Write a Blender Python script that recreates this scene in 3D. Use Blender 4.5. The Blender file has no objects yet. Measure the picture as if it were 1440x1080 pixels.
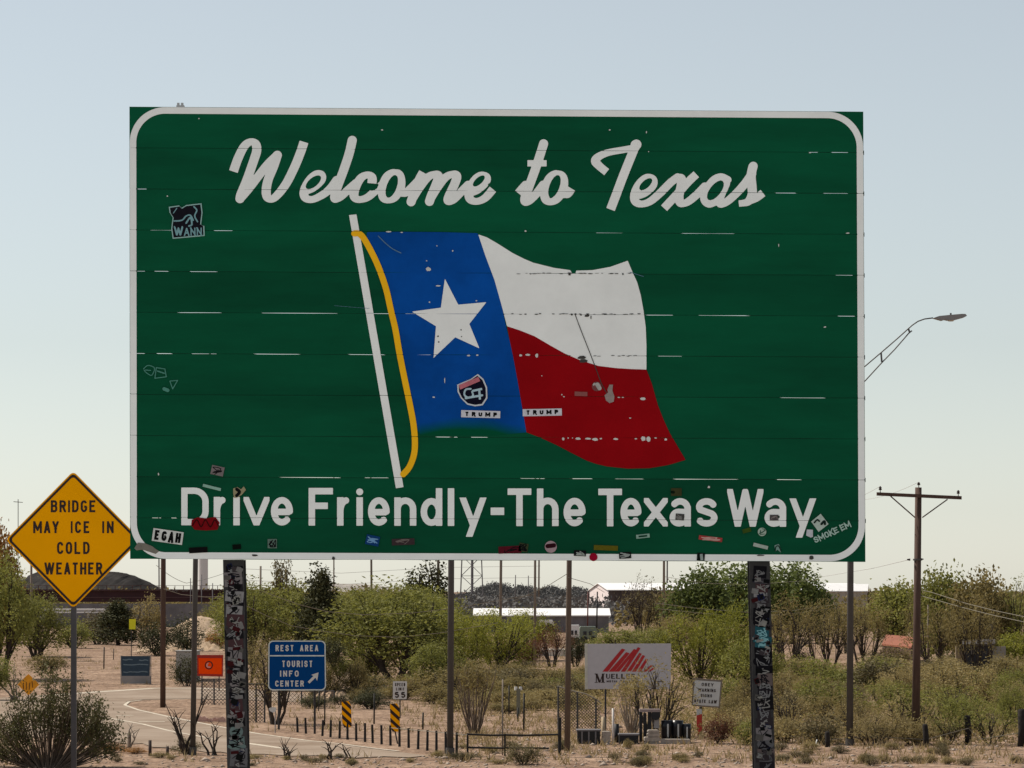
import bpy, math, random
import numpy as np
from mathutils import Vector, Matrix

# ------------------------------------------------------------------ camera, sky, sun, exposure
scene = bpy.context.scene
FPX = 4740.0            # focal length in pixels of a 1440 px wide frame
HOR = 830.0             # row of the horizon in that frame
CAMH = 5.1              # eye height over the plain

cam_data = bpy.data.cameras.new('camera')
cam_data.sensor_width = 36.0
cam_data.lens = FPX / 1440 * 36.0
cam_data.shift_y = (HOR - 540) / 1440.0
cam_data.clip_start = 0.5
cam_data.clip_end = 30000
cam = bpy.data.objects.new('camera', cam_data)
cam.rotation_euler = (math.radians(90), 0, 0)
scene.collection.objects.link(cam)
scene.camera = cam

SUN_EL = math.radians(52)
SUN_AZ = math.radians(-66)          # left of the view direction, beyond the sign
sdir = Vector((math.sin(SUN_AZ) * math.cos(SUN_EL), math.cos(SUN_AZ) * math.cos(SUN_EL), math.sin(SUN_EL)))

world = bpy.data.worlds.new('World')
scene.world = world
world.use_nodes = True
wn = world.node_tree.nodes
wl = world.node_tree.links
wn.clear()
w_out = wn.new('ShaderNodeOutputWorld')
w_bg = wn.new('ShaderNodeBackground')
w_sky = wn.new('ShaderNodeTexSky')
w_sky.sky_type = 'NISHITA'
w_sky.sun_disc = False
w_sky.sun_elevation = SUN_EL
w_sky.sun_rotation = SUN_AZ
w_sky.air_density = 1.0
w_sky.dust_density = 0.25
w_sky.ozone_density = 1.0
w_sky.altitude = 0
w_bg.inputs['Strength'].default_value = 0.1
w_hs = wn.new('ShaderNodeHueSaturation')   # thin high haze takes the blue out of the whole sky
w_hs.inputs['Saturation'].default_value = 0.42
w_tn = wn.new('ShaderNodeMix'); w_tn.data_type = 'RGBA'; w_tn.blend_type = 'MULTIPLY'; w_tn.inputs['Factor'].default_value = 1
w_tn.inputs['B'].default_value = (0.98, 1.003, 0.99, 1)
wl.new(w_sky.outputs[0], w_hs.inputs['Color'])
wl.new(w_hs.outputs[0], w_tn.inputs['A'])
wl.new(w_tn.outputs['Result'], w_bg.inputs['Color'])
wl.new(w_bg.outputs[0], w_out.inputs['Surface'])

sun_data = bpy.data.lights.new('sun', 'SUN')
sun_data.energy = 5.0
sun_data.angle = math.radians(0.53)
sun_data.color = (1.0, 0.93, 0.82)
sun = bpy.data.objects.new('sun', sun_data)
sun.rotation_euler = sdir.to_track_quat('Z', 'Y').to_euler()
sun.location = (0, 0, 60)
scene.collection.objects.link(sun)

scene.view_settings.view_transform = 'Standard'
scene.view_settings.look = 'None'
scene.view_settings.gamma = 1.0
scene.view_settings.exposure = 0.12
scene.view_settings.use_curve_mapping = False

COL = scene.collection
rnd = random.Random(7)
rng = np.random.default_rng(11)

# ------------------------------------------------------------------ helpers
def P(px, py, d):
    """point seen at pixel (px, py) of the 1440 frame, standing at distance d"""
    return Vector(((px - 720.0) * d / FPX, d, (HOR - py) * d / FPX))

def tag(o, label=None, cat=None, group=None, kind=None):
    if label: o['label'] = label
    if cat: o['category'] = cat
    if group: o['group'] = group
    if kind: o['kind'] = kind
    return o

def thing(name, loc, label, cat, group=None, rz=0.0):
    o = bpy.data.objects.new(name, None)
    o.empty_display_size = 0.3
    o.location = loc
    o.rotation_euler = (0, 0, rz)
    COL.objects.link(o)
    return tag(o, label, cat, group)

def link(name, me, parent=None, loc=None):
    o = bpy.data.objects.new(name, me)
    COL.objects.link(o)
    if parent is not None:
        o.parent = parent
        p = parent
        org = Vector((0, 0, 0))
        while p is not None:
            org += p.location
            p = p.parent
        if me is not None and me.get('abs'):
            o.location = -org
    if loc is not None: o.location = loc
    return o

def copy_tree(o, parent=None):
    c = o.copy(); COL.objects.link(c); c.parent = parent
    for ch in o.children:
        copy_tree(ch, c)
    return c

class MB:
    """collects geometry in world coordinates (abs) or in the local ones of a thing"""
    def __init__(self, local=False):
        self.v = []; self.f = []; self.local = local
    def add(self, vs, fs):
        n = len(self.v)
        self.v += [tuple(p) for p in vs]
        self.f += [tuple(i + n for i in f) for f in fs]
        return self
    def box(self, c, s, rz=0.0):
        cx, cy, cz = c; sx, sy, sz = s[0] / 2, s[1] / 2, s[2] / 2
        ca, sa = math.cos(rz), math.sin(rz)
        vs = []
        for z in (-sz, sz):
            for x, y in ((-sx, -sy), (sx, -sy), (sx, sy), (-sx, sy)):
                vs.append((cx + x * ca - y * sa, cy + x * sa + y * ca, cz + z))
        return self.add(vs, [(0, 3, 2, 1), (4, 5, 6, 7), (0, 1, 5, 4), (1, 2, 6, 5), (2, 3, 7, 6), (3, 0, 4, 7)])
    def tube(self, pts, rad, n=8, cap=True):
        pts = [Vector(p) for p in pts]
        if not isinstance(rad, (list, tuple)): rad = [rad] * len(pts)
        base = len(self.v)
        prev = None
        for i, p in enumerate(pts):
            if i == 0: t = pts[1] - pts[0]
            elif i == len(pts) - 1: t = pts[-1] - pts[-2]
            else: t = pts[i + 1] - pts[i - 1]
            if t.length < 1e-9: t = Vector((0, 0, 1))
            t.normalize()
            a = t.orthogonal() if prev is None else (prev - t * prev.dot(t))
            if a.length < 1e-6: a = t.orthogonal()
            a.normalize(); prev = a
            b = t.cross(a)
            for k in range(n):
                an = 2 * math.pi * k / n
                self.v.append(tuple(p + (a * math.cos(an) + b * math.sin(an)) * rad[i]))
        for i in range(len(pts) - 1):
            for k in range(n):
                k2 = (k + 1) % n
                self.f.append((base + i * n + k, base + i * n + k2, base + (i + 1) * n + k2, base + (i + 1) * n + k))
        if cap:
            self.f.append(tuple(base + k for k in range(n))[::-1])
            self.f.append(tuple(base + (len(pts) - 1) * n + k for k in range(n)))
        return self
    def prism(self, poly, axis_vec):
        """closed polygon (list of points) pushed along axis_vec"""
        n = len(poly); a = Vector(axis_vec)
        vs = [Vector(p) for p in poly] + [Vector(p) + a for p in poly]
        fs = [tuple(range(n)), tuple(range(2 * n - 1, n - 1, -1))]
        for i in range(n):
            j = (i + 1) % n
            fs.append((i, i + n, j + n, j))
        return self.add(vs, fs)
    def build(self, name, m, parent=None, smooth=False):
        me = bpy.data.meshes.new(name)
        me.from_pydata([tuple(p) for p in self.v], [], self.f)
        me.materials.append(m)
        if smooth:
            me.polygons.foreach_set('use_smooth', [True] * len(me.polygons))
        me.update()
        if not self.local: me['abs'] = 1
        return link(name, me, parent)

def mesh_np(name, verts, faces, m):
    me = bpy.data.meshes.new(name)
    nv, nf, k = len(verts), len(faces), faces.shape[1]
    me.vertices.add(nv); me.vertices.foreach_set('co', np.asarray(verts, dtype=np.float32).ravel())
    me.loops.add(nf * k); me.loops.foreach_set('vertex_index', np.asarray(faces, dtype=np.int32).ravel())
    me.polygons.add(nf)
    me.polygons.foreach_set('loop_start', np.arange(0, nf * k, k, dtype=np.int32))
    me.update(calc_edges=True)
    me.validate()
    me.materials.append(m)
    return me

# ------------------------------------------------------------------ materials
MATS = {}
def mat(name, col, rough=0.7, metal=0.0, var=0.12, scale=6.0, col2=None, bump=0.0, bscale=40.0, spec=0.3, trans=None, stretch=None, rand=0.0):
    if name in MATS: return MATS[name]
    m = bpy.data.materials.new(name); m.use_nodes = True
    nt = m.node_tree; N = nt.nodes; L = nt.links
    bs = N['Principled BSDF']
    bs.inputs['Roughness'].default_value = rough
    bs.inputs['Metallic'].default_value = metal
    bs.inputs['Specular IOR Level'].default_value = spec
    tc = N.new('ShaderNodeTexCoord'); src = tc.outputs['Object']
    if stretch:
        mp = N.new('ShaderNodeMapping'); mp.inputs['Scale'].default_value = stretch
        L.new(src, mp.inputs['Vector']); src = mp.outputs[0]
    nz = N.new('ShaderNodeTexNoise'); nz.inputs['Scale'].default_value = scale; nz.inputs['Detail'].default_value = 6
    nz.inputs['Roughness'].default_value = 0.65
    L.new(src, nz.inputs['Vector'])
    cr = N.new('ShaderNodeValToRGB')
    c = Vector(col[:3]); c2 = Vector(col2[:3]) if col2 else None
    if c2 is None:
        lo = c * (1 - var); hi = c * (1 + var)
    else: lo, hi = c, c2
    cr.color_ramp.elements[0].position = 0.33; cr.color_ramp.elements[1].position = 0.67
    cr.color_ramp.elements[0].color = (*lo, 1); cr.color_ramp.elements[1].color = (*hi, 1)
    L.new(nz.outputs['Fac'], cr.inputs['Fac'])
    out = cr.outputs['Color']
    if rand > 0:
        oi = N.new('ShaderNodeObjectInfo')
        hs = N.new('ShaderNodeHueSaturation')
        mr = N.new('ShaderNodeMapRange'); mr.inputs['To Min'].default_value = 1 - rand; mr.inputs['To Max'].default_value = 1 + rand
        L.new(oi.outputs['Random'], mr.inputs['Value']); L.new(mr.outputs[0], hs.inputs['Value'])
        L.new(out, hs.inputs['Color']); out = hs.outputs[0]
    L.new(out, bs.inputs['Base Color'])
    if bump > 0:
        nb = N.new('ShaderNodeTexNoise'); nb.inputs['Scale'].default_value = bscale; nb.inputs['Detail'].default_value = 5
        L.new(src, nb.inputs['Vector'])
        bp = N.new('ShaderNodeBump'); bp.inputs['Strength'].default_value = bump; bp.inputs['Distance'].default_value = 0.02
        L.new(nb.outputs['Fac'], bp.inputs['Height']); L.new(bp.outputs[0], bs.inputs['Normal'])
    if trans:
        tr = N.new('ShaderNodeBsdfTranslucent'); mx = N.new('ShaderNodeMixShader'); mx.inputs[0].default_value = trans
        hs2 = N.new('ShaderNodeHueSaturation'); hs2.inputs['Value'].default_value = 1.25; hs2.inputs['Saturation'].default_value = 1.1
        L.new(out, hs2.inputs['Color']); L.new(hs2.outputs[0], tr.inputs['Color'])
        L.new(bs.outputs[0], mx.inputs[1]); L.new(tr.outputs[0], mx.inputs[2])
        L.new(mx.outputs[0], N['Material Output'].inputs['Surface'])
    MATS[name] = m
    return m

# ------------------------------------------------------------------ terrain
def hnoise(x, y, s, seed=0.0):
    return (np.sin(x / s + seed) * np.cos(y / s * 1.13 + seed * 1.7) + 0.5 * np.sin(x / s * 2.3 + 1.1 + seed) * np.cos(y / s * 1.9 + 0.7)
            + 0.25 * np.sin(x / s * 5.1 + y / s * 3.7 + seed))

def gz(x, y):
    x = np.asarray(x, dtype=float); y = np.asarray(y, dtype=float)
    t = np.clip((y - 33.5) / (80 - 33.5), 0, 1)
    base = -1.86 * (1 - t) + (-CAMH) * t
    calm = 1.0 - np.clip((185 - y) / 15, 0, 1) * np.clip((2 - x) / 6, 0, 1) * np.clip((y - 60) / 10, 0, 1)
    n = (0.006 + 0.03 * calm) * hnoise(x, y, 2.3) * np.clip((y - 60) / 30, 0.3, 1)
    far = np.clip((y - 90) / 120, 0, 1) * calm
    n = n + far * 0.10 * hnoise(x, y, 7.0, 2.0)
    # a low bank behind the road
    bank = np.exp(-((y - 205) / 12.0) ** 2) * np.exp(-((x + 17) / 9.0) ** 2) * 0.5
    n = n + bank
    return base + n

def gzf(x, y): return float(gz(x, y))

def D(py): return FPX * CAMH / (py - HOR)
def G(px, py):
    """ground point under pixel (px, py) of the plain"""
    d = D(py); x = (px - 720) * d / FPX
    return Vector((x, d, gzf(x, d)))

def terrain():
    def seq(parts):
        o = []
        for a, b, s in parts: o += list(np.arange(a, b, s))
        return np.array(o)
    xs = seq([(-6000, -1000, 500), (-1000, -200, 80), (-200, -60, 8), (-60, -26, 2), (-26, 26, 0.45), (26, 60, 2), (60, 200, 8), (200, 1000, 80), (1000, 6001, 500)])
    ys = seq([(-400, 0, 50), (0, 30, 3), (30, 80, 1.5), (80, 130, 0.5), (130, 260, 1.2), (260, 600, 5), (600, 1500, 50), (1500, 9001, 500)])
    X, Y = np.meshgrid(xs, ys)
    Z = gz(X, Y)
    V = np.stack([X, Y, Z], -1).reshape(-1, 3)
    nx, ny = len(xs), len(ys)
    i = np.arange(nx - 1)[None, :] + np.arange(ny - 1)[:, None] * nx
    Fq = np.stack([i, i + 1, i + 1 + nx, i + nx], -1).reshape(-1, 4)
    m = bpy.data.materials.new('desert_soil'); m.use_nodes = True
    N = m.node_tree.nodes; L = m.node_tree.links; bs = N['Principled BSDF']
    bs.inputs['Roughness'].default_value = 0.95; bs.inputs['Specular IOR Level'].default_value = 0.1
    tc = N.new('ShaderNodeTexCoord')
    def noise(s, det=5, st=(1, 1, 1)):
        mp = N.new('ShaderNodeMapping'); mp.inputs['Scale'].default_value = st
        L.new(tc.outputs['Object'], mp.inputs[0])
        n = N.new('ShaderNodeTexNoise'); n.inputs['Scale'].default_value = s; n.inputs['Detail'].default_value = det
        n.inputs['Roughness'].default_value = 0.7
        L.new(mp.outputs[0], n.inputs['Vector']); return n.outputs['Fac']
    r1 = N.new('ShaderNodeValToRGB')
    e = r1.color_ramp.elements
    e[0].position = 0.3; e[0].color = (0.17, 0.105, 0.07, 1)
    e[1].position = 0.7; e[1].color = (0.40, 0.28, 0.20, 1)
    k = r1.color_ramp.elements.new(0.5); k.color = (0.29, 0.195, 0.135, 1)
    L.new(noise(0.35, 8), r1.inputs[0])
    r2 = N.new('ShaderNodeValToRGB')
    r2.color_ramp.elements[0].position = 0.42; r2.color_ramp.elements[0].color = (0.62, 0.6, 0.58, 1)
    r2.color_ramp.elements[1].position = 0.6; r2.color_ramp.elements[1].color = (1.1, 1.1, 1.1, 1)
    L.new(noise(5.0, 6, (1, 0.35, 1)), r2.inputs[0])
    mx = N.new('ShaderNodeMix'); mx.data_type = 'RGBA'; mx.blend_type = 'MULTIPLY'; mx.inputs['Factor'].default_value = 1
    L.new(r1.outputs[0], mx.inputs['A']); L.new(r2.outputs[0], mx.inputs['B'])
    L.new(mx.outputs['Result'], bs.inputs['Base Color'])
    bp = N.new('ShaderNodeBump'); bp.inputs['Strength'].default_value = 0.8; bp.inputs['Distance'].default_value = 0.08
    L.new(noise(3.0, 8), bp.inputs['Height']); L.new(bp.outputs[0], bs.inputs['Normal'])
    me = mesh_np('ground', V, Fq, m)
    me.polygons.foreach_set('use_smooth', [True] * len(me.polygons))
    o = link('ground', me)
    tag(o, kind='structure')
terrain()

# road: outline in ground positions read off the plain
road_px = [(430, 976), (345, 970), (280, 967), (215, 967), (140, 972), (60, 978), (-60, 985), (-60, 1036), (30, 1036), (60, 1038), (90, 1036.5), (120, 1041), (150, 1042), (180, 1047), (200, 1046), (215, 1051.5), (235, 1052), (250, 1056), (270, 1055), (290, 1058.5), (310, 1058), (330, 1061.5), (370, 1061), (410, 1064), (450, 1063), (500, 1066.5), (540, 1064.5), (575, 1066), (600, 1063.5),
           (560, 1058), (530, 1054.5), (480, 1048), (430, 1041), (365, 1032), (310, 1022), (240, 1008), (195, 998), (174, 992), (178, 987), (200, 984), (260, 983), (345, 985), (430, 988)]
def flat_poly(name, pts, z, m, kind='structure', parent=None):
    b = MB()
    b.add([(p[0], p[1], z) for p in pts], [tuple(range(len(pts)))])
    o = b.build(name, m, parent)
    if kind: tag(o, kind=kind)
    return o
def g2(px, py):
    d = D(py); return ((px - 720) * d / FPX, d)
asphalt = mat('pale_asphalt', (0.215, 0.158, 0.115), 0.95, var=0.14, scale=0.35, bump=0.3, bscale=12, col2=(0.315, 0.25, 0.195), spec=.05)
rp = [g2(*p) for p in road_px]
if sum((rp[i][0] * rp[(i + 1) % len(rp)][1] - rp[(i + 1) % len(rp)][0] * rp[i][1]) for i in range(len(rp))) < 0: rp = rp[::-1]
flat_poly('road', rp, -CAMH + 0.022, asphalt)
def stripe(pts, w, z=-CAMH + 0.028):
    q = [Vector(g2(*p)) for p in pts]
    b = MB(); L_, R_ = [], []
    for i, p in enumerate(q):
        t = (q[min(i + 1, len(q) - 1)] - q[max(i - 1, 0)]).normalized()
        n = Vector((-t.y, t.x)) * w / 2
        L_.append(p + n); R_.append(p - n)
    for i in range(len(q) - 1):
        b.add([(*R_[i], z), (*R_[i + 1], z), (*L_[i + 1], z), (*L_[i], z)], [(0, 1, 2, 3)])
    return b
white_line = mat('worn_white_line', (0.50, 0.43, 0.34), 0.9, var=0.25, scale=3)
mk = MB()
for pts, w in (([(345, 971.5), (280, 968.6), (215, 968.8), (140, 973.5), (60, 979)], 0.6),
               ([(560, 1057.0), (530, 1053.7), (480, 1047), (430, 1042), (365, 1033), (310, 1023), (240, 1009.3), (195, 999.2), (175.5, 992.3), (181, 987.5), (200, 985), (260, 984)], 0.15),
               ([(155, 1011), (200, 1019), (240, 1029), (300, 1040)], 0.15),
               ([(163, 1007), (187, 1006.6)], 0.4), ([(195, 1015.6), (232, 1015.6)], 0.4), ([(346, 1046), (402, 1054)], 0.25)):
    s = stripe(pts, w); mk.add(s.v, s.f)
tag(mk.build('road_marking', white_line), kind='structure')

# unseen pale gravel sheet, added to bounce sunlight onto the shaded sign faces
def add_bounce_sheet():
    b = MB()
    b.add([(-60, -120, -1.80), (60, -120, -1.80), (60, 30.5, -1.80), (-60, 30.5, -1.80)], [(0, 1, 2, 3)])
    tag(b.build('bounce_sheet', mat('pale_bounce_gravel', (.33, .31, .285), .95, col2=(.45, .43, .40), scale=3, spec=.05)), kind='structure')
add_bounce_sheet()
# ------------------------------------------------------------------ lettering: stroke glyphs turned into clean outlines
def arc(cx, cy, rx, ry, a0, a1, n=10):
    return [(cx + rx * math.cos(math.radians(a0 + (a1 - a0) * i / n)), cy + ry * math.sin(math.radians(a0 + (a1 - a0) * i / n))) for i in range(n + 1)]

GL = {
 'A': [('D', [(0, 0), (.5, 1.06), (1, 0)]), ('B', [(.2, .26), (.8, .26)])],
 'B': [('S', [(0, 0), (0, 1)]), ('B', [(0, 1), (.62, 1)] + arc(.62, .77, .34, .23, 90, -90) + [(0, .54)]), ('B', [(0, 0), (.66, 0)] + arc(.66, .27, .34, .27, -90, 90) + [(0, .54)])],
 'C': [('B', arc(.5, .68, .5, .32, 12, 180) + arc(.5, .32, .5, .32, 180, 348))],
 'D': [('S', [(0, 0), (0, 1)]), ('B', [(0, 1), (.45, 1)] + arc(.45, .65, .55, .35, 90, 0) + arc(.45, .35, .55, .35, 0, -90) + [(0, 0)])],
 'E': [('S', [(0, 0), (0, 1)]), ('B', [(0, 1), (1.12, 1)]), ('B', [(0, .53), (.9, .53)]), ('B', [(0, 0), (1.12, 0)])],
 'F': [('S', [(0, 0), (0, 1)]), ('B', [(0, 1), (1.12, 1)]), ('B', [(0, .53), (.85, .53)])],
 'G': [('B', arc(.5, .68, .5, .32, 28, 180) + arc(.5, .32, .5, .32, 180, 360) + [(1, .45)]), ('B', [(.55, .46), (1.1, .46)])],
 'H': [('S', [(0, 0), (0, 1)]), ('S', [(1, 0), (1, 1)]), ('B', [(0, .5), (1, .5)])],
 'I': [('S', [(.5, 0), (.5, 1)])],
 'K': [('S', [(0, 0), (0, 1)]), ('D', [(0, .3), (1, 1)]), ('D', [(.35, .55), (1, 0)])],
 'L': [('S', [(0, 0), (0, 1)]), ('B', [(0, 0), (1.12, 0)])],
 'M': [('S', [(0, 0), (0, 1)]), ('S', [(1, 0), (1, 1)]), ('B', [(.02, .98), (.5, .22), (.98, .98)])],
 'N': [('S', [(0, 0), (0, 1)]), ('S', [(1, 0), (1, 1)]), ('D', [(0, 1), (1, 0)])],
 'O': [('R', arc(.5, .68, .5, .32, 0, 180) + arc(.5, .32, .5, .32, 180, 360) + [(1, .68)])],
 'P': [('S', [(0, 0), (0, 1)]), ('B', [(0, 1), (.6, 1)] + arc(.6, .73, .4, .27, 90, -90) + [(0, .46)])],
 'R': [('S', [(0, 0), (0, 1)]), ('B', [(0, 1), (.6, 1)] + arc(.6, .74, .4, .26, 90, -90) + [(0, .48)]), ('D', [(.55, .48), (1, 0)])],
 'S': [('B', [(1, .74)] + arc(.5, .75, .5, .25, 10, 210) + arc(.5, .25, .5, .25, 60, -20)[1:] + arc(.5, .25, .5, .25, -20, -180) + [(0, .28)])],
 'T': [('B', [(-.12, 1), (1.12, 1)]), ('S', [(.5, 0), (.5, 1)])],
 'U': [('B', [(0, 1.1), (0, .3)] + arc(.5, .3, .5, .3, 180, 360) + [(1, 1.1)])],
 'V': [('D', [(0, 1), (.5, -.06), (1, 1)])],
 'W': [('D', [(0, 1), (.25, -.06), (.5, 1.02), (.75, -.06), (1, 1)])],
 'Y': [('D', [(0, 1), (.5, .45)]), ('D', [(1, 1), (.5, .45)]), ('S', [(.5, .45), (.5, 0)])],
 '5': [('B', [(1.0, 1), (.1, 1)]), ('B', [(.1, 1.05), (.05, .52)]), ('B', [(.05, .55)] + arc(.5, .32, .5, .32, 120, -160))],
 '-': [('B', [(-.2, .5), (1.2, .5)])],
 'r': [('S', [(0, 0), (0, 1)]), ('B', [(0, .55)] + arc(.75, .5, .75, .5, 170, 88))],
 'i': [('S', [(.5, 0), (.5, 1)])],
 'v': [('D', [(0, 1), (.5, -.08), (1, 1)])],
 'x': [('D', [(0, 1), (1, 0)]), ('D', [(0, 0), (1, 1)])],
 'n': [('S', [(0, 0), (0, 1)]), ('B', [(0, .6)] + arc(.5, .62, .5, .38, 175, 0) + [(1, -.14)])],
 'e': [('B', [(0, .47), (1, .47)]), ('B', [(1, .45)] + arc(.5, .5, .5, .5, 0, 180, 16) + arc(.5, .5, .5, .5, 180, 318, 16))],
 'a': [('S', [(1, 0), (1, .62)]), ('B', [(.02, .86)] + arc(.5, .66, .5, .34, 140, 0)), ('R', [(1, .5), (.4, .52)] + arc(.4, .26, .4, .26, 90, 270) + [(.6, .02), (1, .18)])],
 's': [('B', [(.95, .8)] + arc(.5, .75, .47, .25, 25, 210) + arc(.5, .25, .5, .25, 60, -20)[1:] + arc(.5, .25, .5, .25, -20, -160))],
 'l': [('S', [(.5, 0), (.5, 1)])],
}

def glyph(ch, x0, x1, yt, yb, w):
    """strokes (points, width, cap, clip box) of one letter filling the box"""
    out = []
    if ch == 'd':
        xh = yb - (yb - yt) * .74
        cx, cw = (x0 + w / 2 + x1 - w / 2) / 2, (x1 - x0 - w) / 2
        cy, ch_ = (xh + yb) / 2, (yb - xh - w) / 2
        out.append(([(cx + cw * a, cy - ch_ * b) for a, b in arc(0, 0, 1, 1, 0, 360, 24)], w, 'R', None))
        out.append(([(x1 - w / 2, yt), (x1 - w / 2, yb)], w, 'B', None))
        return out
    if ch == 'h':
        out.append(([(x0 + w / 2, yt), (x0 + w / 2, yb)], w, 'B', None))
        xh = yb - (yb - yt) * .76
        return out + glyph('n', x0, x1, xh, yb, w)[1:]
    if ch == 'y':
        H = yb - yt; dsc = H * .38
        out.append(([(x0 - w * .15, yt - w * .6), ((x0 + x1) / 2, yb)], w, 'B', (x0 - w, x1 + w, yt, yb + dsc)))
        out.append(([(x1 + w * .15, yt - w * .6), ((x0 + x1) / 2 - (x1 - x0) * .22, yb + dsc + w * .5)], w, 'B', (x0 - w, x1 + w, yt, yb + dsc)))
        out[0] = ([(x0 + w * .45, yt - w * .5), ((x0 + x1) / 2 + w * .1, yb - w * .2)], w, 'B', (x0 - w, x1 + w, yt, yb + dsc))
        out[1] = ([(x1 - w * .25, yt - w * .5), (x0 + (x1 - x0) * .34, yb + dsc + w * .5)], w, 'B', (x0 - w, x1 + w, yt, yb + dsc))
        return out
    if ch == '.':
        return [([(x0, yb - w / 2), (x1, yb - w / 2)], w, 'B', None)]
    for cap, pts in GL[ch]:
        q = [(x0 + w / 2 + a * (x1 - x0 - w), yb - w / 2 - b * (yb - yt - w)) for a, b in pts]
        clip = None
        if cap in 'SD':
            ext = w / 2 if cap == 'S' else w * .9
            for e, s in ((0, 1), (-1, -2)):
                dx, dy = q[e][0] - q[s][0], q[e][1] - q[s][1]; l = math.hypot(dx, dy) or 1
                lim = yb - 1e-3 if cap == 'D' else 1e9
                q[e] = (q[e][0] + dx / l * ext, q[e][1] + dy / l * ext)
            clip = (x0, x1, yt, yb)
            cap = 'B'
        elif cap == 'B':
            clip = (x0, x1, yt, yb)
        if ch in 'sSeCGOU5' : clip = None
        out.append((q, w, cap, clip))
    return out

def text(s, x0, x1, yt, yb, w, gap=None, cw=None, space=.55):
    """a line of letters spread evenly between x0 and x1"""
    H = yb - yt
    wd = {'I': w / H, 'i': w / H, 'l': w / H, ' ': space, 'M': .85, 'W': 1.0, '-': .4, "'": .2, '.': w / H}
    ws = [wd.get(c, .62) for c in s]
    gap = .22 if gap is None else gap
    tot = sum(ws) + gap * (len(s) - 1)
    k = (x1 - x0) / tot
    out = []; x = x0
    for c, l in zip(s, ws):
        if c not in ' ':
            out += glyph(c, x, x + l * k, yt, yb, w)
        x += (l + gap) * k
    return out

def catmull(pts, n=6):
    q = [pts[0]] + list(pts) + [pts[-1]]
    out = []
    for i in range(1, len(q) - 2):
        p0, p1, p2, p3 = q[i - 1], q[i], q[i + 1], q[i + 2]
        for k in range(n):
            t = k / n
            out.append(tuple(.5 * (2 * p1[a] + (-p0[a] + p2[a]) * t + (2 * p0[a] - 5 * p1[a] + 4 * p2[a] - p3[a]) * t * t + (-p0[a] + 3 * p1[a] - 3 * p2[a] + p3[a]) * t ** 3) for a in (0, 1)))
    out.append(tuple(pts[-1]))
    return out

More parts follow.
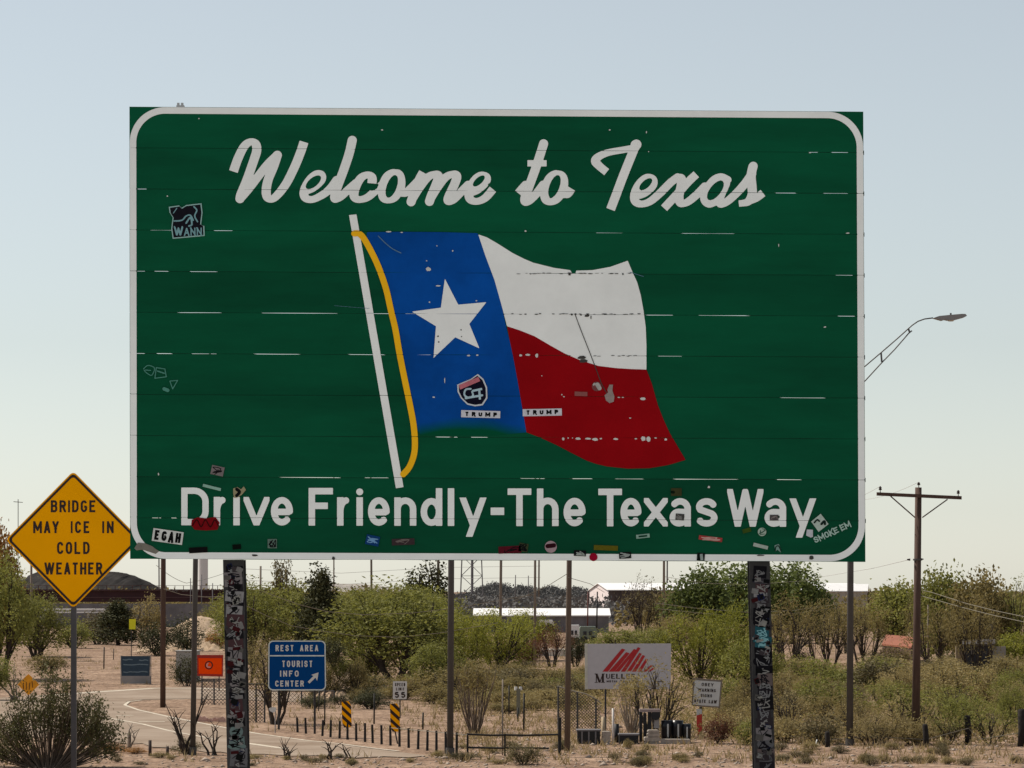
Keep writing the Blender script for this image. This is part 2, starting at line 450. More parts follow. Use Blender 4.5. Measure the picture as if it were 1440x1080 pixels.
class Field:
    """signed field on a pixel grid: positive inside the print"""
    def __init__(self, x0, y0, x1, y1, c):
        self.c = c
        self.xs = np.arange(x0, x1 + c, c); self.ys = np.arange(y0, y1 + c, c)
        self.X, self.Y = np.meshgrid(self.xs, self.ys)
        self.phi = np.full(self.X.shape, -5.0)
    def seg(self, a, b, w, b0, b1, clip):
        r = w / 2 + self.c * 2
        i0 = max(0, int((min(a[0], b[0]) - r - self.xs[0]) / self.c)); i1 = int((max(a[0], b[0]) + r - self.xs[0]) / self.c) + 2
        j0 = max(0, int((min(a[1], b[1]) - r - self.ys[0]) / self.c)); j1 = int((max(a[1], b[1]) + r - self.ys[0]) / self.c) + 2
        if i1 <= 0 or j1 <= 0: return
        X = self.X[j0:j1, i0:i1]; Y = self.Y[j0:j1, i0:i1]
        if X.size == 0: return
        dx, dy = b[0] - a[0], b[1] - a[1]; L = math.hypot(dx, dy)
        if L < 1e-6: return
        t = ((X - a[0]) * dx + (Y - a[1]) * dy) / L
        tc = np.clip(t, 0, L)
        d = np.hypot(X - a[0] - dx / L * tc, Y - a[1] - dy / L * tc)
        f = w / 2 - d
        if b0: f = np.minimum(f, t)
        if b1: f = np.minimum(f, L - t)
        if clip is not None:
            f = np.minimum(f, np.minimum(np.minimum(X - clip[0], clip[1] - X), np.minimum(Y - clip[2], clip[3] - Y)))
        self.phi[j0:j1, i0:i1] = np.maximum(self.phi[j0:j1, i0:i1], f)
    def nib_strokes(self, st, thin, thick):
        """brush lettering: down strokes heavy, turns and hair lines light"""
        for pts, _, cap, clip in st:
            n = len(pts)
            ws = []
            for i in range(n - 1):
                dx, dy = pts[i + 1][0] - pts[i][0], pts[i + 1][1] - pts[i][1]; l = math.hypot(dx, dy) or 1
                ws.append(thin + (thick - thin) * (abs(dy) / l) ** 1.3)
            k = max(1, n // 14)
            sm = [sum(ws[max(0, i - k):i + k + 1]) / len(ws[max(0, i - k):i + k + 1]) for i in range(n - 1)]
            keep = self.phi; self.phi = np.full(self.X.shape, -5.0)
            for i in range(n - 1):
                self.seg(pts[i], pts[i + 1], sm[i], False, False, clip)
            for e in [q for q, ok in ((0, cap in ('F', 'F0')), (-1, cap in ('F', 'F1'))) if ok]:
                ex, ey = pts[e]; seq = pts if e == 0 else pts[::-1]
                far = next((p for p in seq if math.hypot(p[0] - ex, p[1] - ey) > 5), seq[-1])
                dx, dy = far[0] - ex, far[1] - ey; l = math.hypot(dx, dy)
                t = ((self.X - ex) * dx + (self.Y - ey) * dy) / l
                self.phi = np.where(np.hypot(self.X - ex, self.Y - ey) < thick * .75, np.minimum(self.phi, t), self.phi)
            self.phi = np.maximum(keep, self.phi)
        return self
    def strokes(self, st):
        for pts, w, cap, clip in st:
            if cap in 'BR' or len(pts) == 2:
                for i in range(len(pts) - 1):
                    self.seg(pts[i], pts[i + 1], w, cap[0] in 'BF' and i == 0, cap[0] in 'BF' and i == len(pts) - 2, clip)
                continue
            keep = self.phi; self.phi = np.full(self.X.shape, -5.0)
            for i in range(len(pts) - 1):
                self.seg(pts[i], pts[i + 1], w, False, False, clip)
            # cut both ends square
            for e in [q for q, ok in ((0, cap != 'F1'), (-1, cap != 'F0')) if ok]:
                ex, ey = pts[e]; seq = pts if e == 0 else pts[::-1]
                far = next((p for p in seq if math.hypot(p[0] - ex, p[1] - ey) > w * .45), seq[-1])
                dx, dy = far[0] - ex, far[1] - ey; l = math.hypot(dx, dy)
                if l < 1e-6: continue
                t = ((self.X - ex) * dx + (self.Y - ey) * dy) / l
                near = np.hypot(self.X - ex, self.Y - ey) < w * .75
                self.phi = np.where(near, np.minimum(self.phi, t), self.phi)
            self.phi = np.maximum(keep, self.phi)
        return self
    def poly(self, pts, op='add'):
        n = len(pts); inside = np.zeros(self.X.shape, bool); dist = np.full(self.X.shape, 1e9)
        for i in range(n):
            ax, ay = pts[i]; bx, by = pts[(i + 1) % n]
            dx, dy = bx - ax, by - ay; L2 = dx * dx + dy * dy
            if L2 < 1e-9: continue
            t = np.clip(((self.X - ax) * dx + (self.Y - ay) * dy) / L2, 0, 1)
            dist = np.minimum(dist, np.hypot(self.X - ax - dx * t, self.Y - ay - dy * t))
            if ay != by:
                c = ((ay > self.Y) != (by > self.Y)) & (self.X < (bx - ax) * (self.Y - ay) / (by - ay) + ax)
                inside ^= c
        f = np.where(inside, dist, -dist)
        if op == 'add': self.phi = np.maximum(self.phi, f)
        elif op == 'sub': self.phi = np.minimum(self.phi, -f)
        return self
    def mesh(self, pm):
        """marching squares; runs of full cells joined into one quad per row"""
        ph = self.phi; ins = ph > 0
        ny, nx = ph.shape
        cnt = ins[:-1, :-1].astype(int) + ins[1:, :-1] + ins[:-1, 1:] + ins[1:, 1:]
        V = []; Fc = []; cache = {}
        def vid(x, y):
            k = (round(x, 4), round(y, 4))
            if k not in cache:
                cache[k] = len(V); V.append(tuple(pm(x, y)))
            return cache[k]
        xs, ys = self.xs, self.ys
        for j in range(ny - 1):
            row = cnt[j]
            nzr = np.nonzero(row)[0]
            if len(nzr) == 0: continue
            run = None
            last = None
            for i in nzr:
                if row[i] == 4:
                    if run is None: run = i; last = i
                    elif i == last + 1: last = i
                    else:
                        Fc.append((vid(xs[run], ys[j + 1]), vid(xs[last + 1], ys[j + 1]), vid(xs[last + 1], ys[j]), vid(xs[run], ys[j])))
                        run = i; last = i
                else:
                    c = [(xs[i], ys[j + 1], ph[j + 1, i]), (xs[i + 1], ys[j + 1], ph[j + 1, i + 1]), (xs[i + 1], ys[j], ph[j, i + 1]), (xs[i], ys[j], ph[j, i])]
                    poly = []
                    for k in range(4):
                        a, b = c[k], c[(k + 1) % 4]
                        if a[2] > 0: poly.append((a[0], a[1]))
                        if (a[2] > 0) != (b[2] > 0):
                            t = a[2] / (a[2] - b[2])
                            poly.append((a[0] + (b[0] - a[0]) * t, a[1] + (b[1] - a[1]) * t))
                    ids = []
                    for p in poly:
                        v = vid(*p)
                        if v not in ids: ids.append(v)
                    if len(ids) >= 3: Fc.append(tuple(ids))
            if run is not None:
                Fc.append((vid(xs[run], ys[j + 1]), vid(xs[last + 1], ys[j + 1]), vid(xs[last + 1], ys[j]), vid(xs[run], ys[j])))
        b = MB(); b.v = V; b.f = Fc
        return b

def print_part(name, st, bbox, c, pm, m, parent, polys=(), cut=None, label=None, holes=()):
    f = Field(bbox[0], bbox[1], bbox[2], bbox[3], c)
    f.strokes(st)
    for p in polys: f.poly(p)
    for p in holes: f.poly(p, 'sub')
    if cut: cut(f)
    o = f.mesh(pm).build(name, m, parent)
    if label: o['label'] = label
    if name in ('sticker_print', 'lettering', 'border', 'faded_line', 'marking'): o['kind'] = 'stuff'
    return o

def bb(st, pad=2):
    xs = [p[0] for s in st for p in s[0]]; ys = [p[1] for s in st for p in s[0]]
    w = max(s[1] for s in st)
    return (min(xs) - w - pad, min(ys) - w - pad, max(xs) + w + pad, max(ys) + w + pad)

# ------------------------------------------------------------------ the welcome sign
SD = 25.0
TL, TR, BL, BR = (182, 150), (1214, 157), (183, 786), (1217, 790)
SW, SH = 1032.0, 635.0
def S(u, v):
    a, b = u / SW, v / SH
    return ((TL[0] * (1 - a) + TR[0] * a) * (1 - b) + (BL[0] * (1 - a) + BR[0] * a) * b,
            (TL[1] * (1 - a) + TR[1] * a) * (1 - b) + (BL[1] * (1 - a) + BR[1] * a) * b)
def pml(off, d=SD):
    def f(x, y):
        p = P(x, y, d); return (p.x, p.y - off, p.z)
    return f

green = mat('weathered_green_sheeting', (0.0014, 0.078, 0.034), 0.6, var=0.22, scale=0.9, spec=0.06, stretch=(.6, 1, 3.2), rand=.11)
whiteM = mat('weathered_white_sheeting', (0.88, 0.875, 0.85), 0.8, var=0.05, scale=3.0, spec=0.05)
blueM = mat('flag_blue_sheeting', (0.003, 0.066, 0.31), 0.8, var=0.24, scale=1.6, spec=0.03)
redM = mat('flag_red_sheeting', (0.285, 0.003, 0.006), 0.8, var=0.12, scale=2.0, spec=0.03)
goldM = mat('gold_sheeting', (0.96, 0.50, 0.015), 0.8, var=0.06, scale=5, spec=0.03)
alum = mat('aluminium_back', (0.42, 0.42, 0.42), 0.45, metal=0.7, var=0.1)
steel_dark = mat('weathered_post_steel', (0.034, 0.031, 0.031), 0.8, metal=0.0, var=0.3, scale=9)
black_vinyl = mat('black_vinyl', (0.012, 0.012, 0.013), 0.5)

sign = thing('welcome_sign', P(700, 786, SD) + Vector((0, 0, -2.08)), 'huge green highway welcome sign of stacked planks with waving flag and white lettering', 'welcome sign')

NP = 11
bright = {1: [(1138, 1150), (1165, 1198)], 2: [(192, 206), (1087, 1122), (1152, 1203)], 3: [(192, 285), (294, 330), (839, 875), (958, 1034)], 4: [(190, 207), (211, 240), (260, 305), (1175, 1203)],
          5: [(240, 330), (350, 496), (500, 562), (566, 585), (909, 957), (961, 1052), (1178, 1206)], 6: [(183, 208), (212, 248), (259, 310), (345, 430), (487, 551), (574, 606), (925, 958)], 7: [(1098, 1165)],
          8: [(613, 650), (655, 684)], 9: [(395, 498), (502, 545), (731, 768), (793, 843), (846, 920), (925, 1051), (1086, 1124)], 10: [(213, 226), (240, 247)]}
PT = 0.006
for k in range(NP):
    v0, v1 = SH * k / NP, SH * (k + 1) / NP
    g0 = 0.26 if k else 0; g1 = 0.26 if k < NP - 1 else 0
    y_off = [0, .0012, -.0008, .0015, 0, .001, -.001, .0012, .0004, -.0006, .001][k]
    b = MB()
    poly = []
    nseg = 24
    for i in range(nseg + 1):
        x, y = S(SW * i / nseg, v0 + g0 + (0.12 * math.sin(i * 1.7 + k) if k else 0)); poly.append(Vector(pml(y_off)(x, y)))
    for i in range(nseg, -1, -1):
        jag = 0.12 * math.sin(i * 2.1 + k * 3) if k < NP - 1 else 0.25 * math.sin(i * 5.3)
        x, y = S(SW * i / nseg, v1 - g1 + jag); poly.append(Vector(pml(y_off)(x, y)))
    b.prism(poly[::-1], (0, PT, 0))
    b.build('plank', green, sign)
# strips closing the joints from behind, left out where daylight comes through
joint = mat('joint_strip_dark', (0.006, 0.02, 0.014), 0.6)
b = MB()
for k in range(1, NP):
    iv = sorted(bright.get(k, []))
    cur = 183.0; spans = []
    for a, c in iv:
        if a > cur: spans.append((cur, a))
        cur = c
    if cur < 1215: spans.append((cur, 1215))
    for a, c in spans:
        ua, uc = a - 182, c - 182
        i0 = [q for q in iv if abs(q[1] - a) < .01]; i1 = [q for q in iv if abs(q[0] - c) < .01]
        sl0 = min(45, (i0[0][1] - i0[0][0]) * .5) if i0 else 0; sl1 = min(45, (i1[0][1] - i1[0][0]) * .5) if i1 else 0
        q = [S(ua - sl0, SH * k / NP - 3), S(uc - min(sl1, (uc - ua) * .4), SH * k / NP - 3), S(uc + sl1, SH * k / NP + 3), S(ua + min(sl0, (uc - ua) * .4), SH * k / NP + 3)]
        b.prism([Vector(pml(-0.009)(*p)) for p in q][::-1], (0, 0.002, 0))
b.build('joint_strip', joint, sign)['kind'] = 'stuff'
def seamcut(f):
    A = (f.X - 182) / SW
    for k in range(1, NP):
        ys = (TL[1] + SH * k / NP) * (1 - A) + (TR[1] + (BR[1] - TR[1]) * k / NP) * A
        f.phi = np.minimum(f.phi, np.abs(f.Y - ys) - 0.32)
# back frame: vertical stiffeners
b = MB()
for u in (148, 905):
    q = [S(u - 4, 4), S(u + 4, 4), S(u + 4, SH - 2), S(u - 4, SH - 2)]
    b = MB(); b.prism([Vector(pml(-0.03)(*p)) for p in q][::-1], (0, 0.08, 0))
    b.build('stiffener', alum, sign)
# bracket on the top edge
b = MB()
for x in (250.5, 256):
    q = [(x - 1.6, 144.5), (x + 1.6, 144.5), (x + 1.6, 151), (x - 1.6, 151)]
    b.prism([Vector(pml(0)(*p)) for p in q][::-1], (0, 0.03, 0))
q = [(248, 148), (259, 148), (259, 151), (248, 151)]
b.prism([Vector(pml(0.003)(*p)) for p in q][::-1], (0, 0.04, 0))
b.build('bracket', alum, sign)

# border band
f = Field(180, 146, 1220, 793, 1.0)
A = (f.X - 182) / SW
# invert the (nearly rectangular) panel shape
ytop = 150 + 7 * A; ybot = 786 + 4 * A
v = (f.Y - ytop) / (ybot - ytop) * SH
xl = 182 + v / SH; xr = 1214 + 3 * v / SH
u = (f.X - xl) / (xr - xl) * SW
def rrect(u, v, ins, r):
    cx, cy = SW / 2, SH / 2; hx, hy = SW / 2 - ins - r, SH / 2 - ins - r
    qx, qy = np.abs(u - cx) - hx, np.abs(v - cy) - hy
    return r - (np.hypot(np.maximum(qx, 0), np.maximum(qy, 0)) + np.minimum(np.maximum(qx, qy), 0))
f.phi = np.minimum(rrect(u, v, 0.5, 50), -rrect(u, v, 9.6, 41))
seamcut(f)
f.mesh(pml(.004)).build('border', whiteM, sign)

# script lettering
def zz(pts, ox, oy, s): return [(ox + x / s, oy + y / s) for x, y in pts]
s1 = 1440 / 380.; s3 = 1440 / 430.
def R1(p): return zz(p, 180, 140, s1)
def R2(p): return zz(p, 500, 140, s1)
def R3(p): return zz(p, 800, 140, s3)
W1 = 12.2
script = [
 ('B', R1([(562, 384), (585, 318), (618, 252), (652, 226), (680, 236), (686, 272), (672, 320), (635, 425), (604, 500), (597, 528)])),
 ('R', R1([(597, 530), (640, 480), (690, 415), (745, 345), (796, 295)])),
 ('B', R1([(796, 297), (775, 360), (748, 425), (737, 480), (742, 520), (768, 530), (800, 505), (845, 445), (890, 355), (922, 275), (938, 226)])),
 ('B', R1([(938, 490), (985, 472), (1028, 430), (1030, 402), (1003, 398), (968, 430), (940, 485), (944, 522), (980, 533), (1030, 512), (1075, 478), (1112, 430)])),
 ('R', R1([(1195, 218), (1178, 290), (1148, 380), (1118, 460), (1103, 510), (1104, 530), (1130, 520), (1175, 480), (1215, 445)])),
 ('B', R1([(1300, 447), (1300, 415), (1275, 402), (1240, 420), (1212, 470), (1205, 515), (1230, 533), (1275, 522), (1320, 485), (1370, 440)])),
 ('R', R2([(238, 402), (200, 390), (165, 415), (145, 470), (147, 520), (175, 535), (210, 520), (238, 470), (240, 425), (228, 395), (200, 390)])),
 ('B', R2([(228, 452), (236, 490), (262, 500), (290, 478), (320, 448), (352, 416)])),
 ('B', R2([(360, 388), (338, 430), (315, 490), (296, 545)])),
 ('R', R2([(302, 530), (340, 470), (385, 415), (425, 398), (442, 410), (430, 450), (405, 510), (394, 543)])),
 ('R', R2([(398, 530), (435, 470), (480, 415), (520, 398), (540, 408), (528, 450), (500, 510), (492, 540), (520, 535), (565, 490), (600, 455)])),
 ('B', R2([(604, 500), (650, 482), (692, 440), (695, 412), (665, 405), (632, 435), (606, 490), (610, 530), (645, 543), (690, 525), (732, 478)])),
 ('R', R2([(1002, 236), (985, 290), (955, 380), (922, 470), (904, 520), (904, 545), (925, 540), (965, 500), (1000, 455)])),
 ('B', R2([(916, 340), (1018, 340)])),
 ('B', R2([(868, 500), (884, 480), (905, 456)])),
 ('R', R2([(1100, 408), (1066, 396), (1032, 422), (1010, 480), (1012, 530), (1040, 545), (1075, 528), (1104, 480), (1108, 430), (1094, 402), (1066, 396)])),
 ('B', R2([(1094, 462), (1104, 500), (1128, 505), (1150, 474)])),
 ('B', R3([(178, 342), (145, 315), (125, 290), (142, 268), (185, 250), (250, 238), (318, 226)])),
 ('B', R3([(312, 222), (290, 275), (252, 370), (222, 450), (196, 518)])),
 ('B', R3([(318, 455), (358, 440), (393, 405), (394, 376), (366, 368), (335, 395), (312, 440), (312, 478), (340, 492), (382, 480), (430, 440), (478, 392), (512, 366)])),
 ('R', R3([(508, 366), (530, 372), (528, 410), (518, 455), (526, 488), (556, 484), (600, 450), (640, 410)])),
 ('B', R3([(600, 352), (560, 390), (515, 440), (448, 512)])),
 ('B', R3([(748, 378), (715, 364), (680, 382), (648, 430), (640, 470), (660, 492), (690, 478), (718, 440), (738, 395)])),
 ('R', R3([(738, 385), (722, 430), (708, 470), (716, 492), (745, 480), (790, 440), (830, 395), (862, 350)])),
 ('B', R3([(866, 318), (858, 360), (862, 410), (862, 450), (842, 482), (800, 490)])),
 ('B', R3([(845, 480), (880, 465), (914, 440)])),
]
st = []
CAPS = 'F0 R F1 R R F0 R R F0 R R F1 R F F0 R F1 F0 F1 R R F R R F1 F1'.split()
for cap, (_, p) in zip(CAPS, script):
    st.append((catmull(p, 9) if len(p) > 2 else p, W1, cap, None))
knobs = [(R3([(314, 214), (318, 212)]), 14.0, 'R', None), (R3([(866, 318), (868, 314)]), 12.5, 'R', None), (R2([(916, 340), (1018, 340)]), 8.8, 'B', None)]
del st[13]
def ell(R, cx, cy, rx, ry, a):
    a = math.radians(a)
    return R([(cx + rx * math.cos(t / 16 * 6.2832) * math.cos(a) - ry * math.sin(t / 16 * 6.2832) * math.sin(a), cy + rx * math.cos(t / 16 * 6.2832) * math.sin(a) + ry * math.sin(t / 16 * 6.2832) * math.cos(a)) for t in range(16)])
holes = [ell(R1, 988, 441, 50, 24, -40), ell(R2, 193, 463, 64, 27, -70), ell(R2, 657, 434, 40, 18, -42), ell(R2, 1060, 463, 64, 27, -70),
         ell(R3, 362, 399, 38, 18, -42), ell(R3, 690, 428, 56, 26, -52)]
f = Field(320, 180, 1085, 305, 0.7)
f.nib_strokes(st, 8.8, 13.0)
f.strokes(knobs)
for h_ in holes: f.poly(h_, 'sub')
seamcut(f)
f.mesh(pml(.004)).build('script_lettering', whiteM, sign)

# lower line
WB = 9.1
def yb(x): return 738.6 + (x - 255) * 0.0026
letters = [('D', 255, 293.5, 1), ('r', 300.6, 321, 0), ('i', 327.8, 337.6, 0), ('v', 342.5, 379, 0), ('e', 381, 412, 0),
           ('F', 434, 469.6, 1), ('r', 474, 495, 0), ('i', 501, 510.6, 0), ('e', 517.5, 548, 0), ('n', 554.5, 585.5, 0), ('d', 591.5, 622, 2), ('l', 629.5, 639, 2), ('y', 645, 683.5, 0),
           ('T', 712.5, 748.5, 1), ('h', 755, 785.5, 2), ('e', 792.5, 823.5, 0), ('T', 840, 876, 1), ('e', 871.5, 902, 0), ('x', 905.5, 939, 0), ('a', 941.5, 971.5, 0), ('s', 978, 1009, 0),
           ('W', 1022.5, 1073.5, 1), ('a', 1075, 1105.5, 0), ('y', 1109, 1147, 0)]
st = []
for ch, x0, x1, kind in letters:
    b_ = yb((x0 + x1) / 2); top = {0: b_ - 40, 1: b_ - 53, 2: b_ - 53}[kind]
    w = WB if ch not in 'WvxyD' else WB * .97
    if ch == 'e' and x0 > 860 and x0 < 880: x0 = 872.5
    st = glyph(ch, x0, x1, top, b_, w)
    if ch == 'i': print_part('letter_dot', [([((x0 + x1) / 2, b_ - 47.6), ((x0 + x1) / 2 + .1, b_ - 47.6)], 9.6, 'R', None)], (x0 - 3, b_ - 56, x1 + 3, b_ - 40), 0.7, pml(.004), whiteM, sign)
    print_part('letter', st, (x0 - 3, top - 3, x1 + 3, b_ + 24), 0.7, pml(.004), whiteM, sign, cut=seamcut)
print_part('hyphen', [([(690, 719), (709, 719)], 10.5, 'B', None)], (685, 710, 714, 728), 0.7, pml(.004), whiteM, sign)

# flag
cordL = [(497.5, 328.5), (505, 328.8), (512, 336), (522.5, 354.6), (533, 377.5), (543, 406.7), (549.6, 436), (556, 463), (562, 498), (569.6, 536), (576, 567), (581.5, 597), (583.5, 622), (582, 640), (575.5, 657), (566, 668)]
def offset_curve(pts, o):
    c = catmull(pts, 3); out = []
    for i, p in enumerate(c):
        a, b2 = c[max(i - 1, 0)], c[min(i + 1, len(c) - 1)]
        l = math.hypot(b2[0] - a[0], b2[1] - a[1]) or 1
        out.append((p[0] - (b2[1] - a[1]) / l * o, p[1] + (b2[0] - a[0]) / l * o))
    return out
lefte = [p for p in offset_curve(cordL, -4.6) if 333 < p[1] < 612]
rightb = [(672.5, 329.6), (683, 361), (695.4, 394), (706, 431.7), (712, 461), (717.5, 482), (722.7, 507), (728, 536), (733.5, 567.5), (740.4, 608)]
blue_poly = [(516, 326.5), (560, 326), (620, 326.5), (671.5, 328)] + rightb + [(700, 612), (640, 612), (591, 611)] + lefte[::-1]
white_poly = [(672.5, 329.6), (685, 334), (700, 342.7), (721, 356), (738, 364.5), (750, 369.5), (779, 376.7), (802, 380), (804.5, 384.5), (809, 384.5), (810.5, 380.6), (833, 380), (858, 375.4), (882.7, 366.7), (889.6, 383), (896, 397), (901, 415), (905, 437.5), (908, 460), (909, 485), (909, 519.8), (887.5, 519), (866.7, 517.7), (841.7, 514.6), (838, 517), (829, 512), (816.7, 507), (793.8, 497), (773, 485.4), (752, 473), (731, 464.6), (713, 458.8), (706, 431.7), (695.4, 394), (683, 361)]
red_poly = [(713, 458.8), (731, 464.6), (752, 473), (773, 485.4), (793.8, 497), (816.7, 507), (841.7, 514.6), (866.7, 517.7), (887.5, 519), (909, 519.8), (916.7, 540), (925, 569.6), (933, 590), (941.7, 609), (964, 646.7), (939.6, 654), (912.5, 658.5), (883, 659), (854, 656), (839, 652.5), (825, 647.7), (804, 637), (783, 626), (760, 615.4), (740.4, 608), (733.5, 567.5), (728, 536), (722.7, 507), (717.5, 482)]
# the blue field wears off towards its lower edge
bm = blueM.copy(); bm.name = 'flag_blue_sheeting_worn'
N = bm.node_tree.nodes; L = bm.node_tree.links
tc = N.new('ShaderNodeTexCoord'); sp = N.new('ShaderNodeSeparateXYZ'); L.new(tc.outputs['Object'], sp.inputs[0])
nz = N.new('ShaderNodeTexNoise'); nz.inputs['Scale'].default_value = 2.5; L.new(tc.outputs['Object'], nz.inputs['Vector'])
ax = N.new('ShaderNodeMath'); ax.operation = 'SUBTRACT'; ax.inputs[1].default_value = P(660, 600, SD).x
L.new(sp.outputs['X'], ax.inputs[0])
a2 = N.new('ShaderNodeMath'); a2.operation = 'MULTIPLY'; L.new(ax.outputs[0], a2.inputs[0]); L.new(ax.outputs[0], a2.inputs[1])
a3 = N.new('ShaderNodeMath'); a3.operation = 'MULTIPLY'; a3.inputs[1].default_value = -0.38; L.new(a2.outputs[0], a3.inputs[0])
a4 = N.new('ShaderNodeMath'); a4.operation = 'ADD'; L.new(a3.outputs[0], a4.inputs[0]); a4.inputs[1].default_value = P(0, 598, SD).z
a5 = N.new('ShaderNodeMath'); a5.operation = 'SUBTRACT'; L.new(sp.outputs['Z'], a5.inputs[0]); L.new(a4.outputs[0], a5.inputs[1])
a6 = N.new('ShaderNodeMath'); a6.operation = 'MULTIPLY_ADD'; a6.inputs[1].default_value = 0.09; a6.inputs[2].default_value = -0.045
L.new(nz.outputs['Fac'], a6.inputs[0])
a7 = N.new('ShaderNodeMath'); a7.operation = 'ADD'; L.new(a5.outputs[0], a7.inputs[0]); L.new(a6.outputs[0], a7.inputs[1])
mr = N.new('ShaderNodeMapRange'); mr.inputs['From Min'].default_value = -0.035; mr.inputs['From Max'].default_value = 0.06
L.new(a7.outputs[0], mr.inputs['Value'])
mx = N.new('ShaderNodeMix'); mx.data_type = 'RGBA'
mx.inputs['A'].default_value = (0.0014, 0.078, 0.034, 1)
bs = N['Principled BSDF']; src = bs.inputs['Base Color'].links[0].from_socket
L.new(mr.outputs[0], mx.inputs['Factor']); L.new(src, mx.inputs['B']); L.new(mx.outputs['Result'], bs.inputs['Base Color'])
def gone(name, poly, m, off, c=1.0, cut=seamcut):
    xs = [p[0] for p in poly]; ys = [p[1] for p in poly]
    return print_part(name, [], (min(xs) - 3, min(ys) - 3, max(xs) + 3, max(ys) + 3), c, pml(off), m, sign, polys=[poly], cut=cut)
gone('flag_blue_field', blue_poly, bm, .003)
gone('flag_white_stripe', white_poly, whiteM, .004)
gone('flag_red_stripe', red_poly, redM, .0045)
star = [(625.6, 392), (644.4, 428.5), (684, 425), (660, 455.6), (674.2, 490), (640.2, 474.4), (609.6, 503.5), (613.1, 458.8), (579.2, 438.3), (620, 432.7)]
gone('flag_star', star, whiteM, .006, 0.7)
gone('flag_pole', [(490.8, 302.5), (501.3, 301.5), (567.5, 685), (556.8, 686.7)], whiteM, .004, 0.7)
print_part('flag_cord', [(catmull(cordL, 6), 8.6, 'B', None)], (485, 318, 600, 680), 0.8, pml(.007), goldM, sign, cut=seamcut)
# thin dark outline beside the white pole and star
# chips, bullet holes, scratches
chipw = mat('bare_chip', (0.62, 0.60, 0.57), 0.5)
chipd = mat('grime', (0.05, 0.045, 0.04), 0.8)
def blobs(name, lst, m, off, label=None):
    b = MB()
    for (x, y, rx, ry) in lst:
        n = 7; a0 = rnd.random() * 6
        pts = [(x + rx * (0.7 + .5 * rnd.random()) * math.cos(a0 + 6.283 * i / n), y - ry * (0.7 + .5 * rnd.random()) * math.sin(a0 + 6.283 * i / n)) for i in range(n)]
        b.add([pml(off)(*p) for p in pts], [tuple(range(n))[::-1]])
    o = b.build(name, m, sign); o['kind'] = 'stuff'
    if label: o['label'] = label
wh = [(235.5, 276, 1.4, 1.1), (280, 167, 1, 1), (857.5, 183, 1.4, 1.2), (537.5, 183, 1.8, 1), (909, 186, .8, 1.8), (912, 213.5, 1, .8), (1139, 215, 1.6, .8), (1192, 328, 2.4, 1), (1095, 345, .8, 3),
      (602.5, 379, 4.6, 3), (600, 367, 1, .9), (636.5, 353, 1.2, 1.2), (614.5, 346, .9, .8), (604, 425, 1.2, 1.1), (670, 423, 1.2, 1), (616, 402, 4, 1), (610, 558.5, 2, 1.2), (625.5, 535, .8, 4), (659, 500, 2.4, 1.2), (671, 499.5, 2, 1.2),
      (547, 326, 4, .9), (565, 327, 2, .8), (739, 325, 1.5, 1.5), (732, 500, 2.4, 1.6), (742, 499, 4.5, 1.6), (755, 500, 2.2, 3), (792, 617, 2, 2.4), (799, 616, 1, 1), (805, 616, 1, 1), (813, 617, 4, 2), (827, 617, 4, 1.4), (837, 618, 5, 2), (845, 617, 2, 1.2), (866, 617.5, 3.6, 1.6), (894, 617, 2, 1), (905, 617, 3.5, 4), (912, 617, 3, 4), (922, 616, 2, 1), (936, 618, 2, 1.6), (904, 561, 4.4, 2.6),
      (997, 685, 2, 2), (223, 667, 1, 2), (1160, 460, 2.2, 1), (790, 555, 1, 1), (762, 528.5, .9, .7), (886, 588, 1.4, 1), (793, 558, 1.5, .8), (870, 559, 2, .8), (876, 559, 1.6, .7)]
blobs('paint_chips', wh, chipw, .008)
dk = []
for sy, xa, xb in ((384.5, 730, 888), (441.5, 716, 907), (500.5, 838, 908)):
    for x in np.arange(xa, xb, 5.5):
        if rnd.random() < .55: dk.append((x + rnd.uniform(-2, 2), sy + rnd.uniform(-.4, .8), rnd.uniform(1.5, 4), rnd.uniform(.35, .8)))
dk += [(804, 442.5, 1.6, 1.4), (809, 442, 1.5, 1.3), (817, 443, 1.6, 1.2), (825, 444, 3.5, 2.2), (831, 446, 1, 3), (739, 442, 1.8, 1), (801, 386, 2, 1.6), (876, 385.5, 1.2, 2), (616, 473, 1.2, 1.2), (617, 481, 1.4, 1.2), (648.5, 464, 1, 1), (649, 473.5, 1, .8), (818, 503, 7, 2.5), (820, 508, 6, 3), (469, 785, 2.6, 3), (1141, 784, 4, 3), (358, 781, 5, 1.8), (1070, 781, 6, 1)]
blobs('grime_spots', dk, chipd, .0085)
# cable hanging across the flag and two scratches
st = [(catmull([(809, 443), (816, 462), (827, 490), (834, 508), (840, 524), (846, 540), (855, 556)], 4), 1.1, 'R', None)]
print_part('crack', st, bb(st), .5, pml(.0088), chipd, sign)
st = [(catmull([(532, 332), (542, 342), (552, 350), (564, 356)], 4), 1.2, 'R', None), ([(886, 383), (905, 389)], .7, 'R', None), ([(470, 430), (520, 434)], .5, 'R', None)]
print_part('scratch', st, bb(st), .5, pml(.0088), mat('scratch_grey', (.10, .2, .3), .6), sign)['kind'] = 'stuff'

